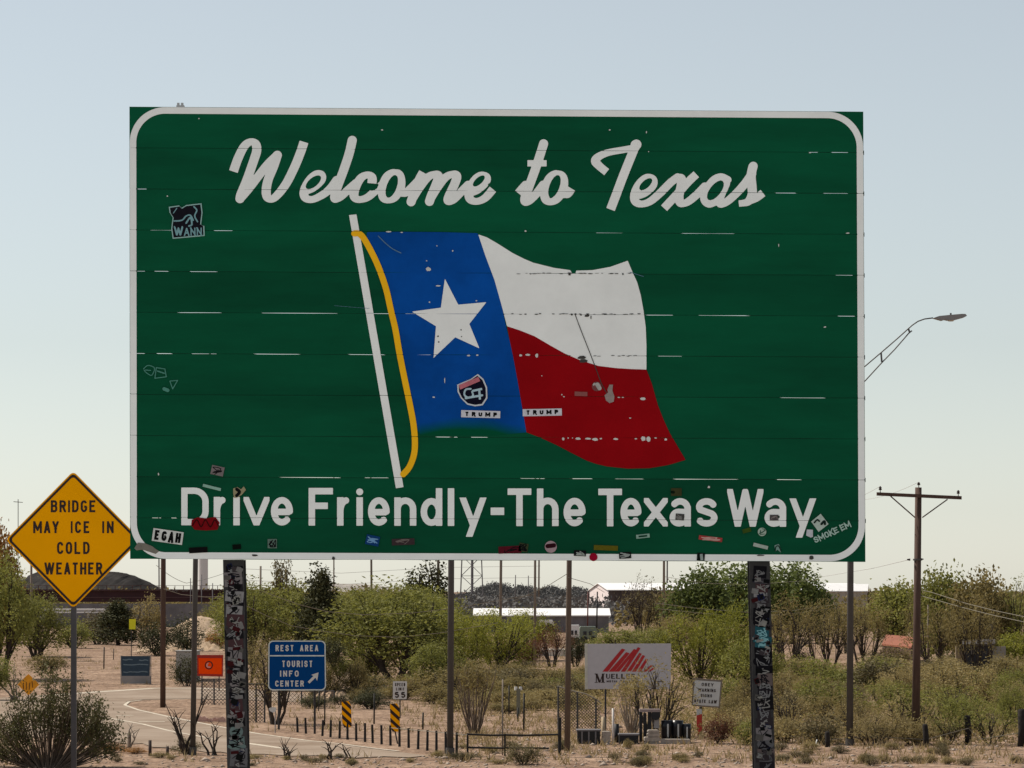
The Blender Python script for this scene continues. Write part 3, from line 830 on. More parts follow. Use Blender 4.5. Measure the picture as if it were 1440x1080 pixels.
# --- stickers on the face
def rot(pts, cx, cy, a):
    a = math.radians(a); c, s = math.cos(a), math.sin(a)
    return [(cx + (x - cx) * c - (y - cy) * s, cy + (x - cx) * s + (y - cy) * c) for x, y in pts]
def rots(st, cx, cy, a): return [(rot(p, cx, cy, a), w, 'B' if cap == 'B' else cap, None if clip is None else None) for p, w, cap, clip in st]
scol = {}
def SC(r, g, b_):
    k = 'sticker_%d_%d_%d' % (r, g, b_)
    f_ = lambda c: ((c / 255) ** 2.2) * 1.0
    return mat(k, (f_(r), f_(g), f_(b_)), 0.8, var=0.12, scale=30, spec=0.1)
def sticker(cx, cy, w, h, a, col, marks=None, mcol=(20, 20, 22), label=None, d=SD, off=.009, parent=None, outline=None, round_=False, seed=None):
    parent = parent or sign
    if outline: poly = outline
    elif round_:
        poly = [(cx + w / 2 * math.cos(t * math.pi / 8), cy + h / 2 * math.sin(t * math.pi / 8)) for t in range(16)]
    else: poly = rot([(cx - w / 2, cy - h / 2), (cx + w / 2, cy - h / 2), (cx + w / 2, cy + h / 2), (cx - w / 2, cy + h / 2)], cx, cy, a)
    b = MB(); pm = pml(off, d)
    pts = [Vector(pm(*p)) for p in poly]
    area = sum(poly[i][0] * poly[(i + 1) % len(poly)][1] - poly[(i + 1) % len(poly)][0] * poly[i][1] for i in range(len(poly)))
    if area > 0: pts = pts[::-1]
    b.prism(pts, (0, 0.0008, 0))
    o = b.build('sticker', SC(*col), parent)
    if label: o['label'] = label
    if marks is None and seed is not None:
        r_ = random.Random(seed); marks = []
        for q in range(r_.randint(2, 4)):
            n = r_.randint(3, 5)
            marks.append((catmull([(cx + r_.uniform(-.4, .4) * w, cy + r_.uniform(-.4, .4) * h) for _ in range(n)], 3), r_.uniform(.8, 1.5), 'R', None))
    if marks:
        mb_ = print_part('sticker_print', marks, bb(marks, 1), .4, pml(off + .0012, d), SC(*mcol), o)
    return o

sticker(676, 582.5, 55, 10, 1.5, (205, 203, 210), rots(text('TRUMP', 654, 699, 579.6, 585.8, 2.0, gap=.5), 676, 582.5, 1.5), label='white sticker with black capitals on the blue field')
sticker(762.5, 580, 55, 10, -1.2, (205, 203, 210), rots(text('TRUMP', 740, 785, 576.6, 582.9, 2.0, gap=.5), 762, 580, -1.2), label='white sticker with black capitals on the red stripe')
sticker(236, 754.5, 43, 18, 8, (205, 205, 200), rots(text('EGAH', 217.5, 254.5, 747.6, 761.4, 3.3, gap=.22), 236, 754.5, 8), (15, 15, 15), label='white sticker reading EGAH at the lower left corner')
# round-bottomed shield
sh = [(643, 541), (650, 538), (662, 533), (672, 526), (680, 533), (685, 545), (685.5, 560), (679, 570), (668, 571.5), (657, 569), (648, 560), (643.5, 551)]
shin = [(664.5 + (x - 664.5) * .9, 550 + (y - 550) * .9) for x, y in sh]
so = sticker(0, 0, 0, 0, 0, (205, 208, 212), outline=sh, label='dark shield sticker with pale rim below the star')
sticker(0, 0, 0, 0, 0, (22, 20, 38), outline=shin, off=.0102)
st = [([(646, 545), (674, 533)], 6.5, 'B', None)]
print_part('sticker_print', st, bb(st), .5, pml(.0125), SC(190, 110, 120), so)
st = [(catmull([(662, 547), (655, 548), (653, 555), (658, 559), (665, 557), (664, 551)], 4), 2.6, 'R', None), ([(664, 550), (678, 547)], 3, 'B', None), ([(674, 549), (675, 562)], 3, 'B', None), ([(655, 560), (678, 556)], 3, 'R', None)]
print_part('sticker_print', st, bb(st), .4, pml(.0125), SC(170, 195, 205), so)
# jagged black sticker upper left
jk = [(237.5, 291), (252, 289), (255.5, 292.5), (262, 288.5), (283.5, 286), (285, 299), (283, 316), (287.5, 318), (288, 332), (243, 336), (241, 322), (243, 306), (238.5, 299)]
so = sticker(0, 0, 0, 0, 0, (150, 185, 180), outline=jk, label='black and teal cut-out sticker near the upper left corner')
jin = [(262.5 + (x - 262.5) * .93, 311 + (y - 311) * .93) for x, y in jk]
sticker(0, 0, 0, 0, 0, (28, 26, 34), outline=jin, off=.0102)
st = [(catmull([(245, 311), (256, 310), (262, 304), (268, 303), (272, 310)], 4), 2, 'R', None), (catmull([(273, 291), (277, 296), (274, 304), (278, 312)], 4), 2, 'R', None),
      ([(244, 300), (249, 293)], 1.2, 'R', None), (catmull([(262, 314), (268, 306), (270, 316), (266, 318)], 3), 2.4, 'R', None), (text('WANV', 245, 285, 320, 331, 2.2, gap=.15)[0][0], 2, 'R', None)] + [(p, w, 'R', None) for p, w, c_, d_ in text('WANN', 246, 284, 321, 331, 1.8, gap=.15)]
print_part('sticker_print', st, bb(st), .5, pml(.0125), SC(120, 160, 165), so)
# bottom right pair
dm = rot([(1142, 728), (1163, 726), (1163, 747), (1143, 746)], 1152, 737, 0)
dm = [(1140.5, 733.5), (1154, 722.5), (1165, 737), (1151, 748)]
so = sticker(0, 0, 0, 0, 0, (178, 190, 180), outline=dm, label='pale square sticker tilted beside the last letter')
st = [(catmull([(1145, 735), (1149, 731), (1152, 733)], 3), 2.2, 'R', None), (catmull([(1155, 737), (1159, 733), (1160, 737)], 3), 3.2, 'R', None)]
print_part('sticker_print', st, bb(st), .4, pml(.0125), SC(25, 40, 35), so)
st = rots(text('SMOKE EM', 1144, 1200, 743, 751.5, 1.7, gap=.1, space=.2), 1172, 747, -25)
st = [([(x - 2 + 0, y + 1) for x, y in p], w, 'R', None) for p, w, c_, k_ in st]
o = print_part('sticker', st, bb(st), .4, pml(.009), SC(165, 190, 178), sign, label='cut-out lettering sticker reading SMOKE EM')
sticker(0, 0, 0, 0, 0, (190, 190, 195), outline=[(1134.5, 744.5), (1143, 745), (1143, 755), (1140, 756), (1133.5, 753)], label='small pale six-sided sticker after the last letter')
# assorted small ones
sticker(289, 737, 40, 17, 0, (120, 12, 22), [(catmull([(271, 739), (277, 731), (283, 741), (289, 731), (296, 741), (302, 731), (307, 739)], 4), 1.6, 'R', None)], (55, 6, 10), label='dark red scrawled sticker under the letter D', outline=[(270, 731), (278, 727.5), (290, 729), (303, 727), (309, 735), (306, 745), (290, 746), (274, 745), (269, 739)])
sticker(298, 685.5, 26, 4, 14, (140, 175, 160), label='narrow pale strip above the first word')
sticker(335, 690, 18, 13, -25, (150, 140, 110), label='torn tan and black sticker over the dot of the first i', outline=[(328, 693), (328, 687), (334, 685), (339, 688), (343, 684), (346, 689), (340, 696), (333, 700), (329, 700)], seed=None, marks=[(catmull([(333, 688), (337, 692), (333, 697)], 3), 4.5, 'R', None)])
sticker(306, 662, 18, 13, 12, (120, 110, 110), seed=3, label='small black and grey sticker above the first word')
sticker(279, 773.5, 26, 8, -3, (20, 18, 18), seed=4)
sticker(333, 769, 12, 7, -5, (10, 20, 14))
sticker(383, 764.5, 13, 13, 0, (95, 115, 105), seed=5)
sticker(524, 760, 19, 14, 12, (20, 60, 110), seed=6, mcol=(110, 150, 190), label='small blue sticker under the second word')
sticker(567, 762, 32, 9, -2, (62, 50, 52), seed=7, mcol=(110, 100, 95))
sticker(717, 773, 32, 10, -3, (85, 22, 34), seed=8)
sticker(736, 770, 13, 12, 10, (60, 66, 44), seed=9)
sticker(774.5, 769, 17, 17, 0, (165, 140, 145), round_=True, label='round pink and black sticker at the lower edge', marks=[([(770, 768), (779, 767)], 6, 'R', None)], mcol=(50, 15, 25))
sticker(815.5, 778, 17, 8, 3, (22, 22, 26), seed=10, mcol=(150, 155, 150))
sticker(834.5, 783.5, 11.5, 11.5, 0, (150, 12, 45), round_=True, label='small crimson round sticker on the lower border')
sticker(852, 770.5, 34, 7, 2, (95, 88, 25), label='olive yellow strip sticker at the lower edge')
sticker(879, 781, 17, 9, -3, (22, 24, 24), seed=12, mcol=(150, 155, 150))
sticker(904, 754, 19, 5.5, -6, (135, 165, 150), [([(898, 754.6), (910, 753.4)], 2.4, 'B', None)], (20, 60, 45))
sticker(999, 757.5, 33, 6, 7, (160, 62, 60), seed=13, mcol=(190, 150, 140), label='red strip sticker with pale lettering near the last word')
sticker(1069.5, 768, 21, 5, 14, (165, 175, 165))
sticker(1071.5, 748, 12, 12, 0, (165, 180, 165), round_=True, seed=15, mcol=(60, 90, 75))
sticker(1050, 746, 12, 6, -15, (60, 80, 30))
sticker(1093, 771, 10, 10, 0, (120, 150, 140), marks=[(catmull([(1090, 775), (1091, 769), (1095, 768), (1098, 775)], 4), 1.5, 'R', None)], mcol=(12, 40, 28), outline=[(1089, 767), (1095, 765), (1098, 772), (1098, 777), (1093, 773), (1090, 776)])
sticker(985.5, 783, 11, 11, 4, (20, 24, 22), [([(986, 779), (987, 788)], 4, 'B', None)], (150, 160, 155), label='black upright sticker wrapped over the lower border')
sticker(951, 692, 15, 11, 0, (62, 62, 38), [([(945, 692), (947, 692.2)], 4, 'R', None)], (15, 30, 18))
sticker(956, 727, 12, 9, 5, (72, 70, 68), seed=17, mcol=(120, 118, 115))
sticker(1088.5, 728, 12, 8, 0, (82, 76, 76), seed=18, mcol=(130, 120, 118))
sticker(201, 778, 36, 7, 18, (120, 115, 105), label='crumpled tape across the lower left corner of the border', outline=[(189, 771), (194, 763), (204, 764), (214, 768), (219, 772), (224, 775), (219, 779), (210, 776), (200, 773), (192, 774)], off=.007)
# ghost outlines, left edge
gh = SC(80, 135, 120)
st = [(catmull([(202, 519), (208, 514), (217, 517), (216, 524), (212, 528), (203, 521), (212, 521)], 4), 1.3, 'R', None), ([(220, 517), (232, 519), (234, 530), (218, 532), (220, 517)], 1.4, 'R', None), ([(222, 522), (231, 525)], 2, 'R', None),
      ([(239, 536), (250, 535), (243, 547), (239, 536)], 1.3, 'R', None), ([(231, 547), (236, 549)], 5, 'R', None)]
print_part('sticker', st, bb(st), .4, pml(.009), gh, sign, label='cluster of faded sticker outlines at the left edge')
# remains on the red stripe
sticker(839, 543.5, 13.5, 13.5, 0, (120, 70, 70), round_=True, marks=[([(840, 541), (843, 546)], 6, 'R', None), ([(835, 541), (836, 540)], 3, 'R', None)], mcol=(170, 165, 160))
sticker(817, 554, 18, 6, 2, (140, 85, 82))
sticker(857, 553, 12, 24, 0, (150, 135, 130), outline=[(857, 541), (862, 541), (861, 549), (864, 558), (863, 565), (857, 567), (852, 563), (850, 556), (855, 552), (854, 548)], seed=None)

# --- the two posts
def ibeam(name, xt, xb, yt, zb, w_px, depth, parent):
    """wide-flange post, front flange facing the camera"""
    p0 = P(xt, yt, SD); k = SD / FPX; w = w_px * k
    yb_ = HOR - zb / k
    p1x = (xb - 720) * k
    b = MB(); y0 = SD + 0.03
    def bar(x0, x1, ya, yb2):
        vs = []
        for z, cx in ((zb, p1x + (p1x - p0.x) * 0.0), (p0.z, p0.x)):
            vs += [(cx + x0, ya, z), (cx + x1, ya, z), (cx + x1, yb2, z), (cx + x0, yb2, z)]
        b.add(vs, [(0, 3, 2, 1), (4, 5, 6, 7), (0, 1, 5, 4), (1, 2, 6, 5), (2, 3, 7, 6), (3, 0, 4, 7)])
    bar(-w / 2, w / 2, y0, y0 + .012)
    bar(-.005, .005, y0 + .012, y0 + depth - .012)
    bar(-w / 2, w / 2, y0 + depth - .012, y0 + depth)
    return b.build(name, steel_dark, parent)
def lerp(a, b_, t): return a + (b_ - a) * t
zbase = gzf(0, 25) - 0.3
for (xt, xb, seed) in ((327.5, 333.5, 21), (1068.5, 1076, 22)):
    kx = (xb - xt) / 294.0
    full = (HOR - 787) - zbase * FPX / SD
    xbb = xt + kx * full
    post = ibeam('post', xt, xbb, 787, zbase, 29, .22, sign)
    # narrow plate rotated a little shows the dark left flange
    r_ = random.Random(seed); y = 796.0
    while y < 1082:
        h = r_.uniform(8, 20); w = r_.uniform(17, 27)
        cx = xt + kx * (y + h / 2 - 787) + r_.uniform(-.5, 3.0)
        col = r_.choice([(28, 26, 28), (52, 46, 48), (115, 108, 108), (92, 90, 92), (60, 56, 60), (38, 34, 38), (132, 128, 128), (24, 22, 26), (70, 50, 52), (96, 84, 82)])
        mc = r_.choice([(112, 110, 110), (90, 88, 90), (128, 124, 120)]) if sum(col) < 230 else (26, 24, 28)
        if seed == 22 and 875 < y < 905: col = (38, 78, 86); mc = (120, 165, 170)
        if seed == 21 and 1015 < y < 1050: col = (98, 112, 110); mc = (14, 14, 16)
        rd = r_.random() < .22
        sticker(cx, y + h / 2, min(w, 27 - abs(cx - xt - kx * (y - 787))), h, r_.uniform(-6, 6), col, seed=int(r_.random() * 9999), mcol=mc, d=SD + .03, off=.002 + r_.random() * .001, parent=post, round_=rd)
        for q_ in range(r_.randint(1, 3)):
            sticker(xt + kx * (y - 787) + r_.uniform(-9, 10), y + h * r_.random(), r_.uniform(5, 11), r_.uniform(3, 9), r_.uniform(-25, 25), r_.choice([(112, 108, 106), (20, 20, 20), (84, 80, 76), (60, 54, 56), (130, 126, 120), (58, 22, 24), (30, 34, 60)]), d=SD + .03, off=.0045 + .0007 * q_, parent=post, seed=int(r_.random() * 999) if q_ == 0 else None, mcol=r_.choice([(20, 20, 20), (120, 118, 116)]))
        y += h * r_.uniform(.7, .95)
# ------------------------------------------------------------------ far hills and mounds
hill_mat = mat('dark_hill_rock', (0.042, 0.039, 0.038), 0.95, var=0.3, scale=0.02, bump=0.5, bscale=0.3, spec=0)
scrubhill_mat = mat('scrubby_hill', (0.060, 0.058, 0.052), 0.95, var=0.4, scale=0.12, col2=(0.11, 0.105, 0.10))
palehill_mat = mat('pale_mesa', (0.30, 0.27, 0.24), 0.95, var=0.2, scale=0.01)
def ridge(name, prof, d, depth, base_py, m, rough=0.0, n=60, seed=1):
    """a mound whose crest runs through the given pixels, with a front slope, a back slope and broken ground"""
    rr = np.random.default_rng(seed)
    px = np.array([p[0] for p in prof], float); py = np.array([p[1] for p in prof], float)
    xs = np.linspace(px[0], px[-1], n)
    tops = np.interp(xs, px, py)
    zb = (HOR - base_py) * d / FPX
    rows = []
    sh = [(-1, 0.0), (-.75, .35), (-.5, .62), (-.25, .85), (0, 1), (.3, .85), (.65, .5), (1, 0)]
    for s, h in sh:
        y = d + s * depth
        z = (HOR - tops) * d / FPX
        zz_ = zb + (z - zb) * h
        u_ = xs * .22 + s * 5
        bumpy = np.sin(u_ * 1.0 + seed) + .7 * np.sin(u_ * 2.3 + s * 9) + .5 * np.sin(u_ * 5.1 + s * 17) + rr.normal(0, .45, n)
        jit = bumpy * rough * .35 * (z - zb) * (1 if 0 < h else 0)
        X = (xs - 720) * d / FPX
        rows.append(np.stack([X, np.full(n, y) + rr.normal(0, depth * .04, n), zz_ + jit], -1))
    V = np.concatenate(rows); k = len(sh)
    i = np.arange(n - 1)[None, :] + np.arange(k - 1)[:, None] * n
    Fq = np.stack([i, i + 1, i + 1 + n, i + n], -1).reshape(-1, 4)
    me = mesh_np(name, V, Fq, m)
    me.polygons.foreach_set('use_smooth', [rough < .02] * len(me.polygons))
    return tag(link(name, me), kind='structure')
ridge('hill', [(20, 842), (45, 812), (70, 798), (100, 794), (130, 800), (152, 803.5), (168, 804.5), (180, 806.5), (195, 813), (208, 822), (224, 833), (236, 842)], 2600, 250, 850, hill_mat, 0.0, 80)
ridge('hill', [(420, 852), (440, 830), (455, 820.5), (500, 821), (530, 823), (548, 826), (566, 829), (600, 834), (640, 846)], 3200, 300, 856, palehill_mat, 0.01, 60, 4)
ridge('hill', [(618, 872), (628, 842), (645, 836), (668, 834), (676, 826), (688, 822), (700, 821), (714, 825), (722, 828), (735, 825), (745, 826), (757, 831), (766, 827), (775, 825.5), (790, 830), (800, 828), (812, 827), (824, 830), (840, 835), (862, 845), (880, 866)], 1300, 110, 884, scrubhill_mat, 0.07, 150, 5)
ridge('hill', [(1180, 872), (1210, 850), (1230, 842), (1290, 838), (1380, 836), (1500, 838), (1600, 850)], 2400, 250, 860, scrubhill_mat, 0.03, 90, 6)
ridge('hill', [(-160, 860), (-80, 838), (-20, 832), (40, 836), (90, 852)], 2200, 200, 860, hill_mat, 0.02, 60, 7)

# ------------------------------------------------------------------ overpass
maroon = mat('maroon_girder_paint', (0.038, 0.012, 0.015), 0.7, var=0.25, scale=.6)
concrete = mat('grey_concrete', (0.30, 0.28, 0.27), 0.9, var=0.15, scale=1.2, bump=.2)
concrete_dk = mat('stained_concrete', (0.15, 0.14, 0.145), 0.9, var=0.25, scale=.6)
black_steel = mat('black_steel', (0.02, 0.019, 0.019), 0.6)
rust = mat('rust_red_steel', (0.10, 0.035, 0.028), 0.8, var=.3)
d = 500
ov = thing('overpass', P(180, 872, d), 'long dark maroon highway overpass crossing the left background below the mound', 'overpass')
b = MB(); a, c = P(-160, 831, d), P(420, 846.5, d)
b.box(((a.x + c.x) / 2, d, (a.z + c.z) / 2), (c.x - a.x, .5, a.z - c.z))
b.box(((a.x + c.x) / 2, d + 9, (a.z + c.z) / 2), (c.x - a.x, .5, a.z - c.z))
b.build('girder', maroon, ov)
b = MB(); b.box(((a.x + c.x) / 2, d + 4.5, a.z + .12), (c.x - a.x, 10.5, .22)); b.build('deck', mat('maroon_fascia', (0.05, 0.018, 0.022), .7), ov)
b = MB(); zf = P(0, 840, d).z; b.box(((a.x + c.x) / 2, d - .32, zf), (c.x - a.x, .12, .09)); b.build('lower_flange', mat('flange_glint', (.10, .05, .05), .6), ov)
for x in (48, 130, 176, 258, 330, 400):
    b = MB(); q = P(x, 0, d); b.box((q.x, d + 4.5, (P(0, 846.5, d).z - CAMH) / 2 - .2), (1.0, 8, CAMH + P(0, 846.5, d).z - .1)); b.build('pier', concrete_dk, ov)
for x in range(-150, 420, 12):
    b = MB(); q = P(x, 831, d); b.box((q.x, d, q.z + .45), (.09, .09, .62)); b.build('railing_post', rust, ov)
b = MB(); q = P(0, 831, d); b.box(((a.x + c.x) / 2, d, q.z + .8), (c.x - a.x, .05, .05)); b.build('rail', rust, ov)
# retaining wall under it
b = MB(); q0, q1 = P(36, 849, 470), P(345, 849, 470)
b.box(((q0.x + q1.x) / 2, 470, (q0.z - CAMH) / 2 - .2), (q1.x - q0.x, .6, q0.z + CAMH + .4))
tag(b.build('retaining_wall', concrete_dk), 'long dusky grey retaining wall below the maroon overpass', 'wall')
# white pipe rail far left
b = MB()
for y_, s_ in ((857, .5), (861, .35)):
    q0, q1 = P(54, y_, 430), P(148, y_ + 1, 430); b.box(((q0.x + q1.x) / 2, 430, q0.z), (q1.x - q0.x, .6, s_ * .5))
w_ = thing('low_carport', (P(100, 880, 430).x, 430, -CAMH), 'low flat white roofed shelter seen beyond the yellow sign post', 'shelter')
white_roof = mat('white_metal_roof', (0.78, 0.76, 0.74), 0.5, var=.05, scale=.5)
b.build('roof', white_roof, w_)
for x in (58, 80, 102, 124, 146):
    b = MB(); q = P(x, 858, 430); b.box((q.x, 430, (q.z - CAMH) / 2), (.2, .2, q.z + CAMH)); b.build('leg', concrete, w_)

# ------------------------------------------------------------------ buildings
beige = mat('beige_stucco', (0.42, 0.36, 0.30), 0.9, var=.08, scale=.4)
browncor = mat('weathered_brown_siding', (0.085, 0.062, 0.056), 0.85, var=.35, scale=.8, stretch=(3, 3, .3))
pinkwhite = mat('pinkish_white_siding', (0.70, 0.60, 0.58), 0.7, var=.06, scale=.6)
dark_glass = mat('dark_window_glass', (0.03, 0.03, 0.035), 0.2)
trimM = mat('brown_trim', (0.10, 0.07, 0.06), .8)
def gable_building(name, A, B, C, zbase, zeave, zridge, label, wallm, gablem, roofm, windows=(), over=.25):
    """A near corner, B end of the long wall, C other corner of the gable"""
    A, B, C = [Vector((p[0], p[1])) for p in (A, B, C)]
    Dd = B + (C - A); mA = (A + C) / 2; mB = (B + Dd) / 2
    t = thing(name, (A.x, A.y, zbase), *label)
    def v3(p, z): return (p.x, p.y, z)
    th = 0.2
    def wall(p, q, inward, nm, m):
        n = inward.normalized() * th
        b = MB(); b.prism([v3(p, zbase), v3(q, zbase), v3(q, zeave), v3(p, zeave)], (n.x, n.y, 0)); return b.build(nm, m, t)
    u = (B - A).normalized(); w = (C - A).normalized()
    wl_ = wall(A, B, w, 'long_wall', wallm)
    wall(C, Dd, -w, 'long_wall', wallm)
    for p, q, r_, s_, m in ((A, C, mA, u, gablem), (B, Dd, mB, -u, wallm)):
        b = MB(); n = s_ * th; e = w * (th + .01) * 1
        b.prism([v3(p + e + s_ * .005, zbase), v3(q - e + s_ * .005, zbase), v3(q - e + s_ * .005, zeave), v3(r_ + s_ * .005, zridge - .05), v3(p + e + s_ * .005, zeave)], (n.x, n.y, 0)); g_ = b.build('gable_wall', m, t)
    # roof: two slabs with overhang, ribs
    for p, q, sgn in ((A, B, 1), (C, Dd, -1)):
        o = w * (-over * sgn)
        dz = (zridge - zeave) / ((mA - A).length) * over
        p0, p1 = p - u * over + o, q + u * over + o
        r0, r1 = mA - u * over, mB + u * over
        b = MB(); b.prism([v3(p0, zeave - dz + .02), v3(p1, zeave - dz + .02), v3(r1, zridge + .02), v3(r0, zridge + .02)], (0, 0, .12)); b.build('roof', roofm, t)
    b = MB()
    for k in range(1, int((B - A).length / 1.2)):
        p = A + u * 1.2 * k
        b.box((p.x - w.x * .03, p.y - w.y * .03, (zbase + zeave) / 2), (.12, .05, zeave - zbase - .1), math.atan2(u.y, u.x))
    b.build('siding_rib', wallm, t)['kind'] = 'stuff'
    for (s0, z0, ww, wh_) in windows:
        p = A + (C - A) * s0 - u * .03
        b = MB(); b.box((p.x, p.y, z0), (ww + .25, .08, wh_ + .25), math.atan2(w.y, w.x)); fr = b.build('window', white_roof, t)
        p = p - u * .05
        b = MB(); b.box((p.x, p.y, z0), (ww, .05, wh_), math.atan2(w.y, w.x)); b.build('pane', dark_glass, fr)
    return t
def gp(px, d): return ((px - 720) * d / FPX, d)
zz_ = lambda py, d: (HOR - py) * d / FPX
t = gable_building('warehouse', gp(856, 545), gp(1222, 560), gp(829, 575), -CAMH - .3, zz_(830.5, 545), zz_(821, 560), ('long warehouse with bright white metal roof, pinkish gable end and dark brown side', 'warehouse'), browncor, pinkwhite, white_roof,
                   windows=((.35, zz_(849, 550), 1.6, .5), (.72, zz_(854, 560), 1.4, .4)))
# far right end of the same roof line reads beige
t2 = gable_building('storage_building', gp(1158, 500), gp(1219, 506), gp(1161, 512), -CAMH - .3, zz_(832, 500), zz_(822.5, 505), ('beige storage building with white metal roof behind the right sign post', 'building'), beige, beige, white_roof)
t3 = gable_building('long_shed', gp(668, 402), gp(856, 404), gp(669, 412), -CAMH - .3, zz_(866.5, 402), zz_(857, 407), ('long low shed with bright white roof in front of the dark hill', 'shed'), concrete_dk, concrete_dk, white_roof)
redroof = mat('terracotta_metal_roof', (0.23, 0.085, 0.05), .7, var=.15, scale=.6, spec=.1)
t4 = gable_building('red_roofed_house', gp(1281, 232), gp(1241, 244), gp(1291, 242), -CAMH - .3, zz_(911.5, 232), zz_(898, 238), ('small house with sunlit red roof showing over the scrub', 'house'), mat('dark_brown_wall', (.07, .035, .028), .9), mat('dark_brown_wall', (.07, .035, .028), .9), redroof)
t5 = gable_building('dark_shed', gp(1357, 186), gp(1396, 188), gp(1358, 192), -CAMH - .1, zz_(909, 186), zz_(903, 189), ('dark open shed standing under the trees at the far right', 'shed'), mat('shed_grey_boards', (.035, .032, .036), .9, var=.3), mat('shed_grey_boards', (.035, .032, .036), .9), mat('shed_roof', (.06, .05, .045), .9))
b = MB(); q0, q1 = P(1391, 909, 190), P(1414, 953, 190); b.box(((q0.x + q1.x) / 2, 190, (q0.z - CAMH) / 2), (q1.x - q0.x, .25, q0.z + CAMH))
tag(b.build('sunlit_wall', beige), 'short pale beige wall just right of the dark shed', 'wall')
b = MB(); q0, q1 = P(1344, 908, 185), P(1357, 953, 185); b.box(((q0.x + q1.x) / 2, 185, (q0.z - CAMH) / 2), (q1.x - q0.x, .25, q0.z + CAMH))
tag(b.build('tan_wall', mat('tan_wall', (.22, .17, .11), .9, var=.15)), 'narrow tan wall just left of the dark shed', 'wall')
b = MB(); q0, q1 = P(757, 909, 262), P(818, 943, 262); b.box(((q0.x + q1.x) / 2, 262, (q0.z + q1.z) / 2 - .2), (q1.x - q0.x, 3, q0.z - q1.z))
tag(b.build('cream_wall', mat('cream_wall', (.62, .55, .46), .85, var=.08)), 'cream garden wall behind the reddish tree trunks', 'wall')

# vehicles and trailers in the yard behind
def trailer(px0, px1, py0, py1, d, name, label, cat, m, stripe_m=None):
    q0, q1 = P(px0, py0, d), P(px1, py1, d); w = q1.x - q0.x; h = q0.z - q1.z
    t = thing(name, ((q0.x + q1.x) / 2, d, q1.z), label, cat)
    prof = [(q0.x, q1.z + .45), (q1.x, q1.z + .45), (q1.x, q0.z - h * .25), (q1.x - w * .1, q0.z), (q0.x + w * .06, q0.z), (q0.x, q0.z - h * .12)]
    b = MB(); b.prism([(x, d, z) for x, z in prof], (0, 2.2, 0)); b.build('body', m, t)
    for s_ in (.3, .62):
        b = MB(); b.box((q0.x + w * s_, d - .03, q1.z + h * .62), (w * .18, .06, h * .22)); b.build('window', dark_glass, t)
    for s_ in (.25, .75):
        b = MB(); b.tube([(q0.x + w * s_, d - .02, q1.z + .35), (q0.x + w * s_, d + .25, q1.z + .35)], .35, 12); b.build('wheel', black_vinyl, t)
    return t
whitep = mat('white_vehicle_paint', (.70, .68, .66), .35, var=.05)
trailer(800, 816, 879, 907, 300, 'box_trailer', 'white box trailer parked beside the right wooden pole', 'trailer', whitep)
trailer(815, 840, 881, 906, 290, 'camper_trailer', 'grey green camper trailer parked above the company billboard', 'trailer', mat('greygreen_paint', (.16, .19, .15), .5, var=.1))
trailer(758, 779, 872, 886, 360, 'parked_van', 'white van roof showing beneath the long white shed roof', 'van', whitep)
trailer(1000, 1000.1, 0, 0, 1, 'x', 'x', 'x', whitep) if False else None

# pale tank on the skyline, lattice tower
b = MB(); q = P(285.5, 788, 1500)
b.tube([(q.x, 1500, P(0, 832, 1500).z), (q.x, 1500, q.z + 25)], 2.2, 20)
tag(b.build('smokestack', mat('hazy_pale_stack', (.62, .60, .59), .9, var=.04)), 'tall pale smokestack rising beyond the overpass', 'smokestack')
t = thing('lattice_tower', P(664, 838, 900), 'tall steel lattice transmission tower above the dark hill', 'tower')
legs = []
for lx in (647.5, 679):
    for dy in (0, 5):
        p0 = P(lx, 838, 900) + Vector((0, dy, 0)); p1 = P(663 + (lx - 663) * .55, 640, 900) + Vector((0, dy, 0))
        b = MB(); b.tube([p0, p1], .14, 5); b.build('leg', concrete_dk, t); legs.append((p0, p1))
b = MB()
for k in range(7):
    a0, a1 = k / 7, (k + 1) / 7
    for (i, j) in ((0, 2), (1, 3), (0, 1), (2, 3)):
        p, q = legs[i], legs[j]
        b.tube([p[0].lerp(p[1], a0), q[0].lerp(q[1], a1)], .08, 4); b.tube([q[0].lerp(q[1], a0), p[0].lerp(p[1], a1)], .08, 4)
        b.tube([p[0].lerp(p[1], a0), q[0].lerp(q[1], a0)], .07, 4)
b.build('cross_bracing', concrete_dk, t)['kind'] = 'stuff'
p = P(664, 835, 880); b = MB(); b.tube([p, P(664, 640, 880)], .35, 6); tag(b.build('utility_pole', concrete_dk), 'thin dark pole standing right in front of the lattice tower', 'pole')

# ------------------------------------------------------------------ trees and shrubs
def leafmat(name, c, c2, tr=.35, rand=.12):
    return mat(name, c, .7, col2=c2, scale=1.3, trans=tr, spec=.15, rand=rand)
LEAF = {
 'olive': leafmat('olive_leaf', (0.125, 0.130, 0.034), (0.25, 0.245, 0.072)),
 'bright': leafmat('yellow_green_leaf', (0.14, 0.15, 0.025), (0.28, 0.27, 0.06)),
 'green': leafmat('cottonwood_leaf', (0.060, 0.082, 0.024), (0.155, 0.18, 0.058)),
 'brown': leafmat('dusty_mesquite_leaf', (0.135, 0.108, 0.046), (0.25, 0.20, 0.085)),
 'dark': leafmat('juniper_leaf', (0.034, 0.037, 0.016), (0.085, 0.083, 0.036), .15),
 'creosote': leafmat('creosote_leaf', (0.055, 0.056, 0.022), (0.13, 0.12, 0.05), .2),
 'grey': leafmat('sage_leaf', (0.095, 0.080, 0.038), (0.19, 0.155, 0.08), .2),
 'dry': leafmat('dry_scrub_leaf', (0.19, 0.15, 0.062), (0.34, 0.27, 0.13), .3),
 'red': leafmat('reddish_leaf', (0.085, 0.035, 0.022), (0.16, 0.07, 0.04), .3),
 'rust': leafmat('rusty_leaf', (0.20, 0.10, 0.03), (0.33, 0.17, 0.055), .3),
}
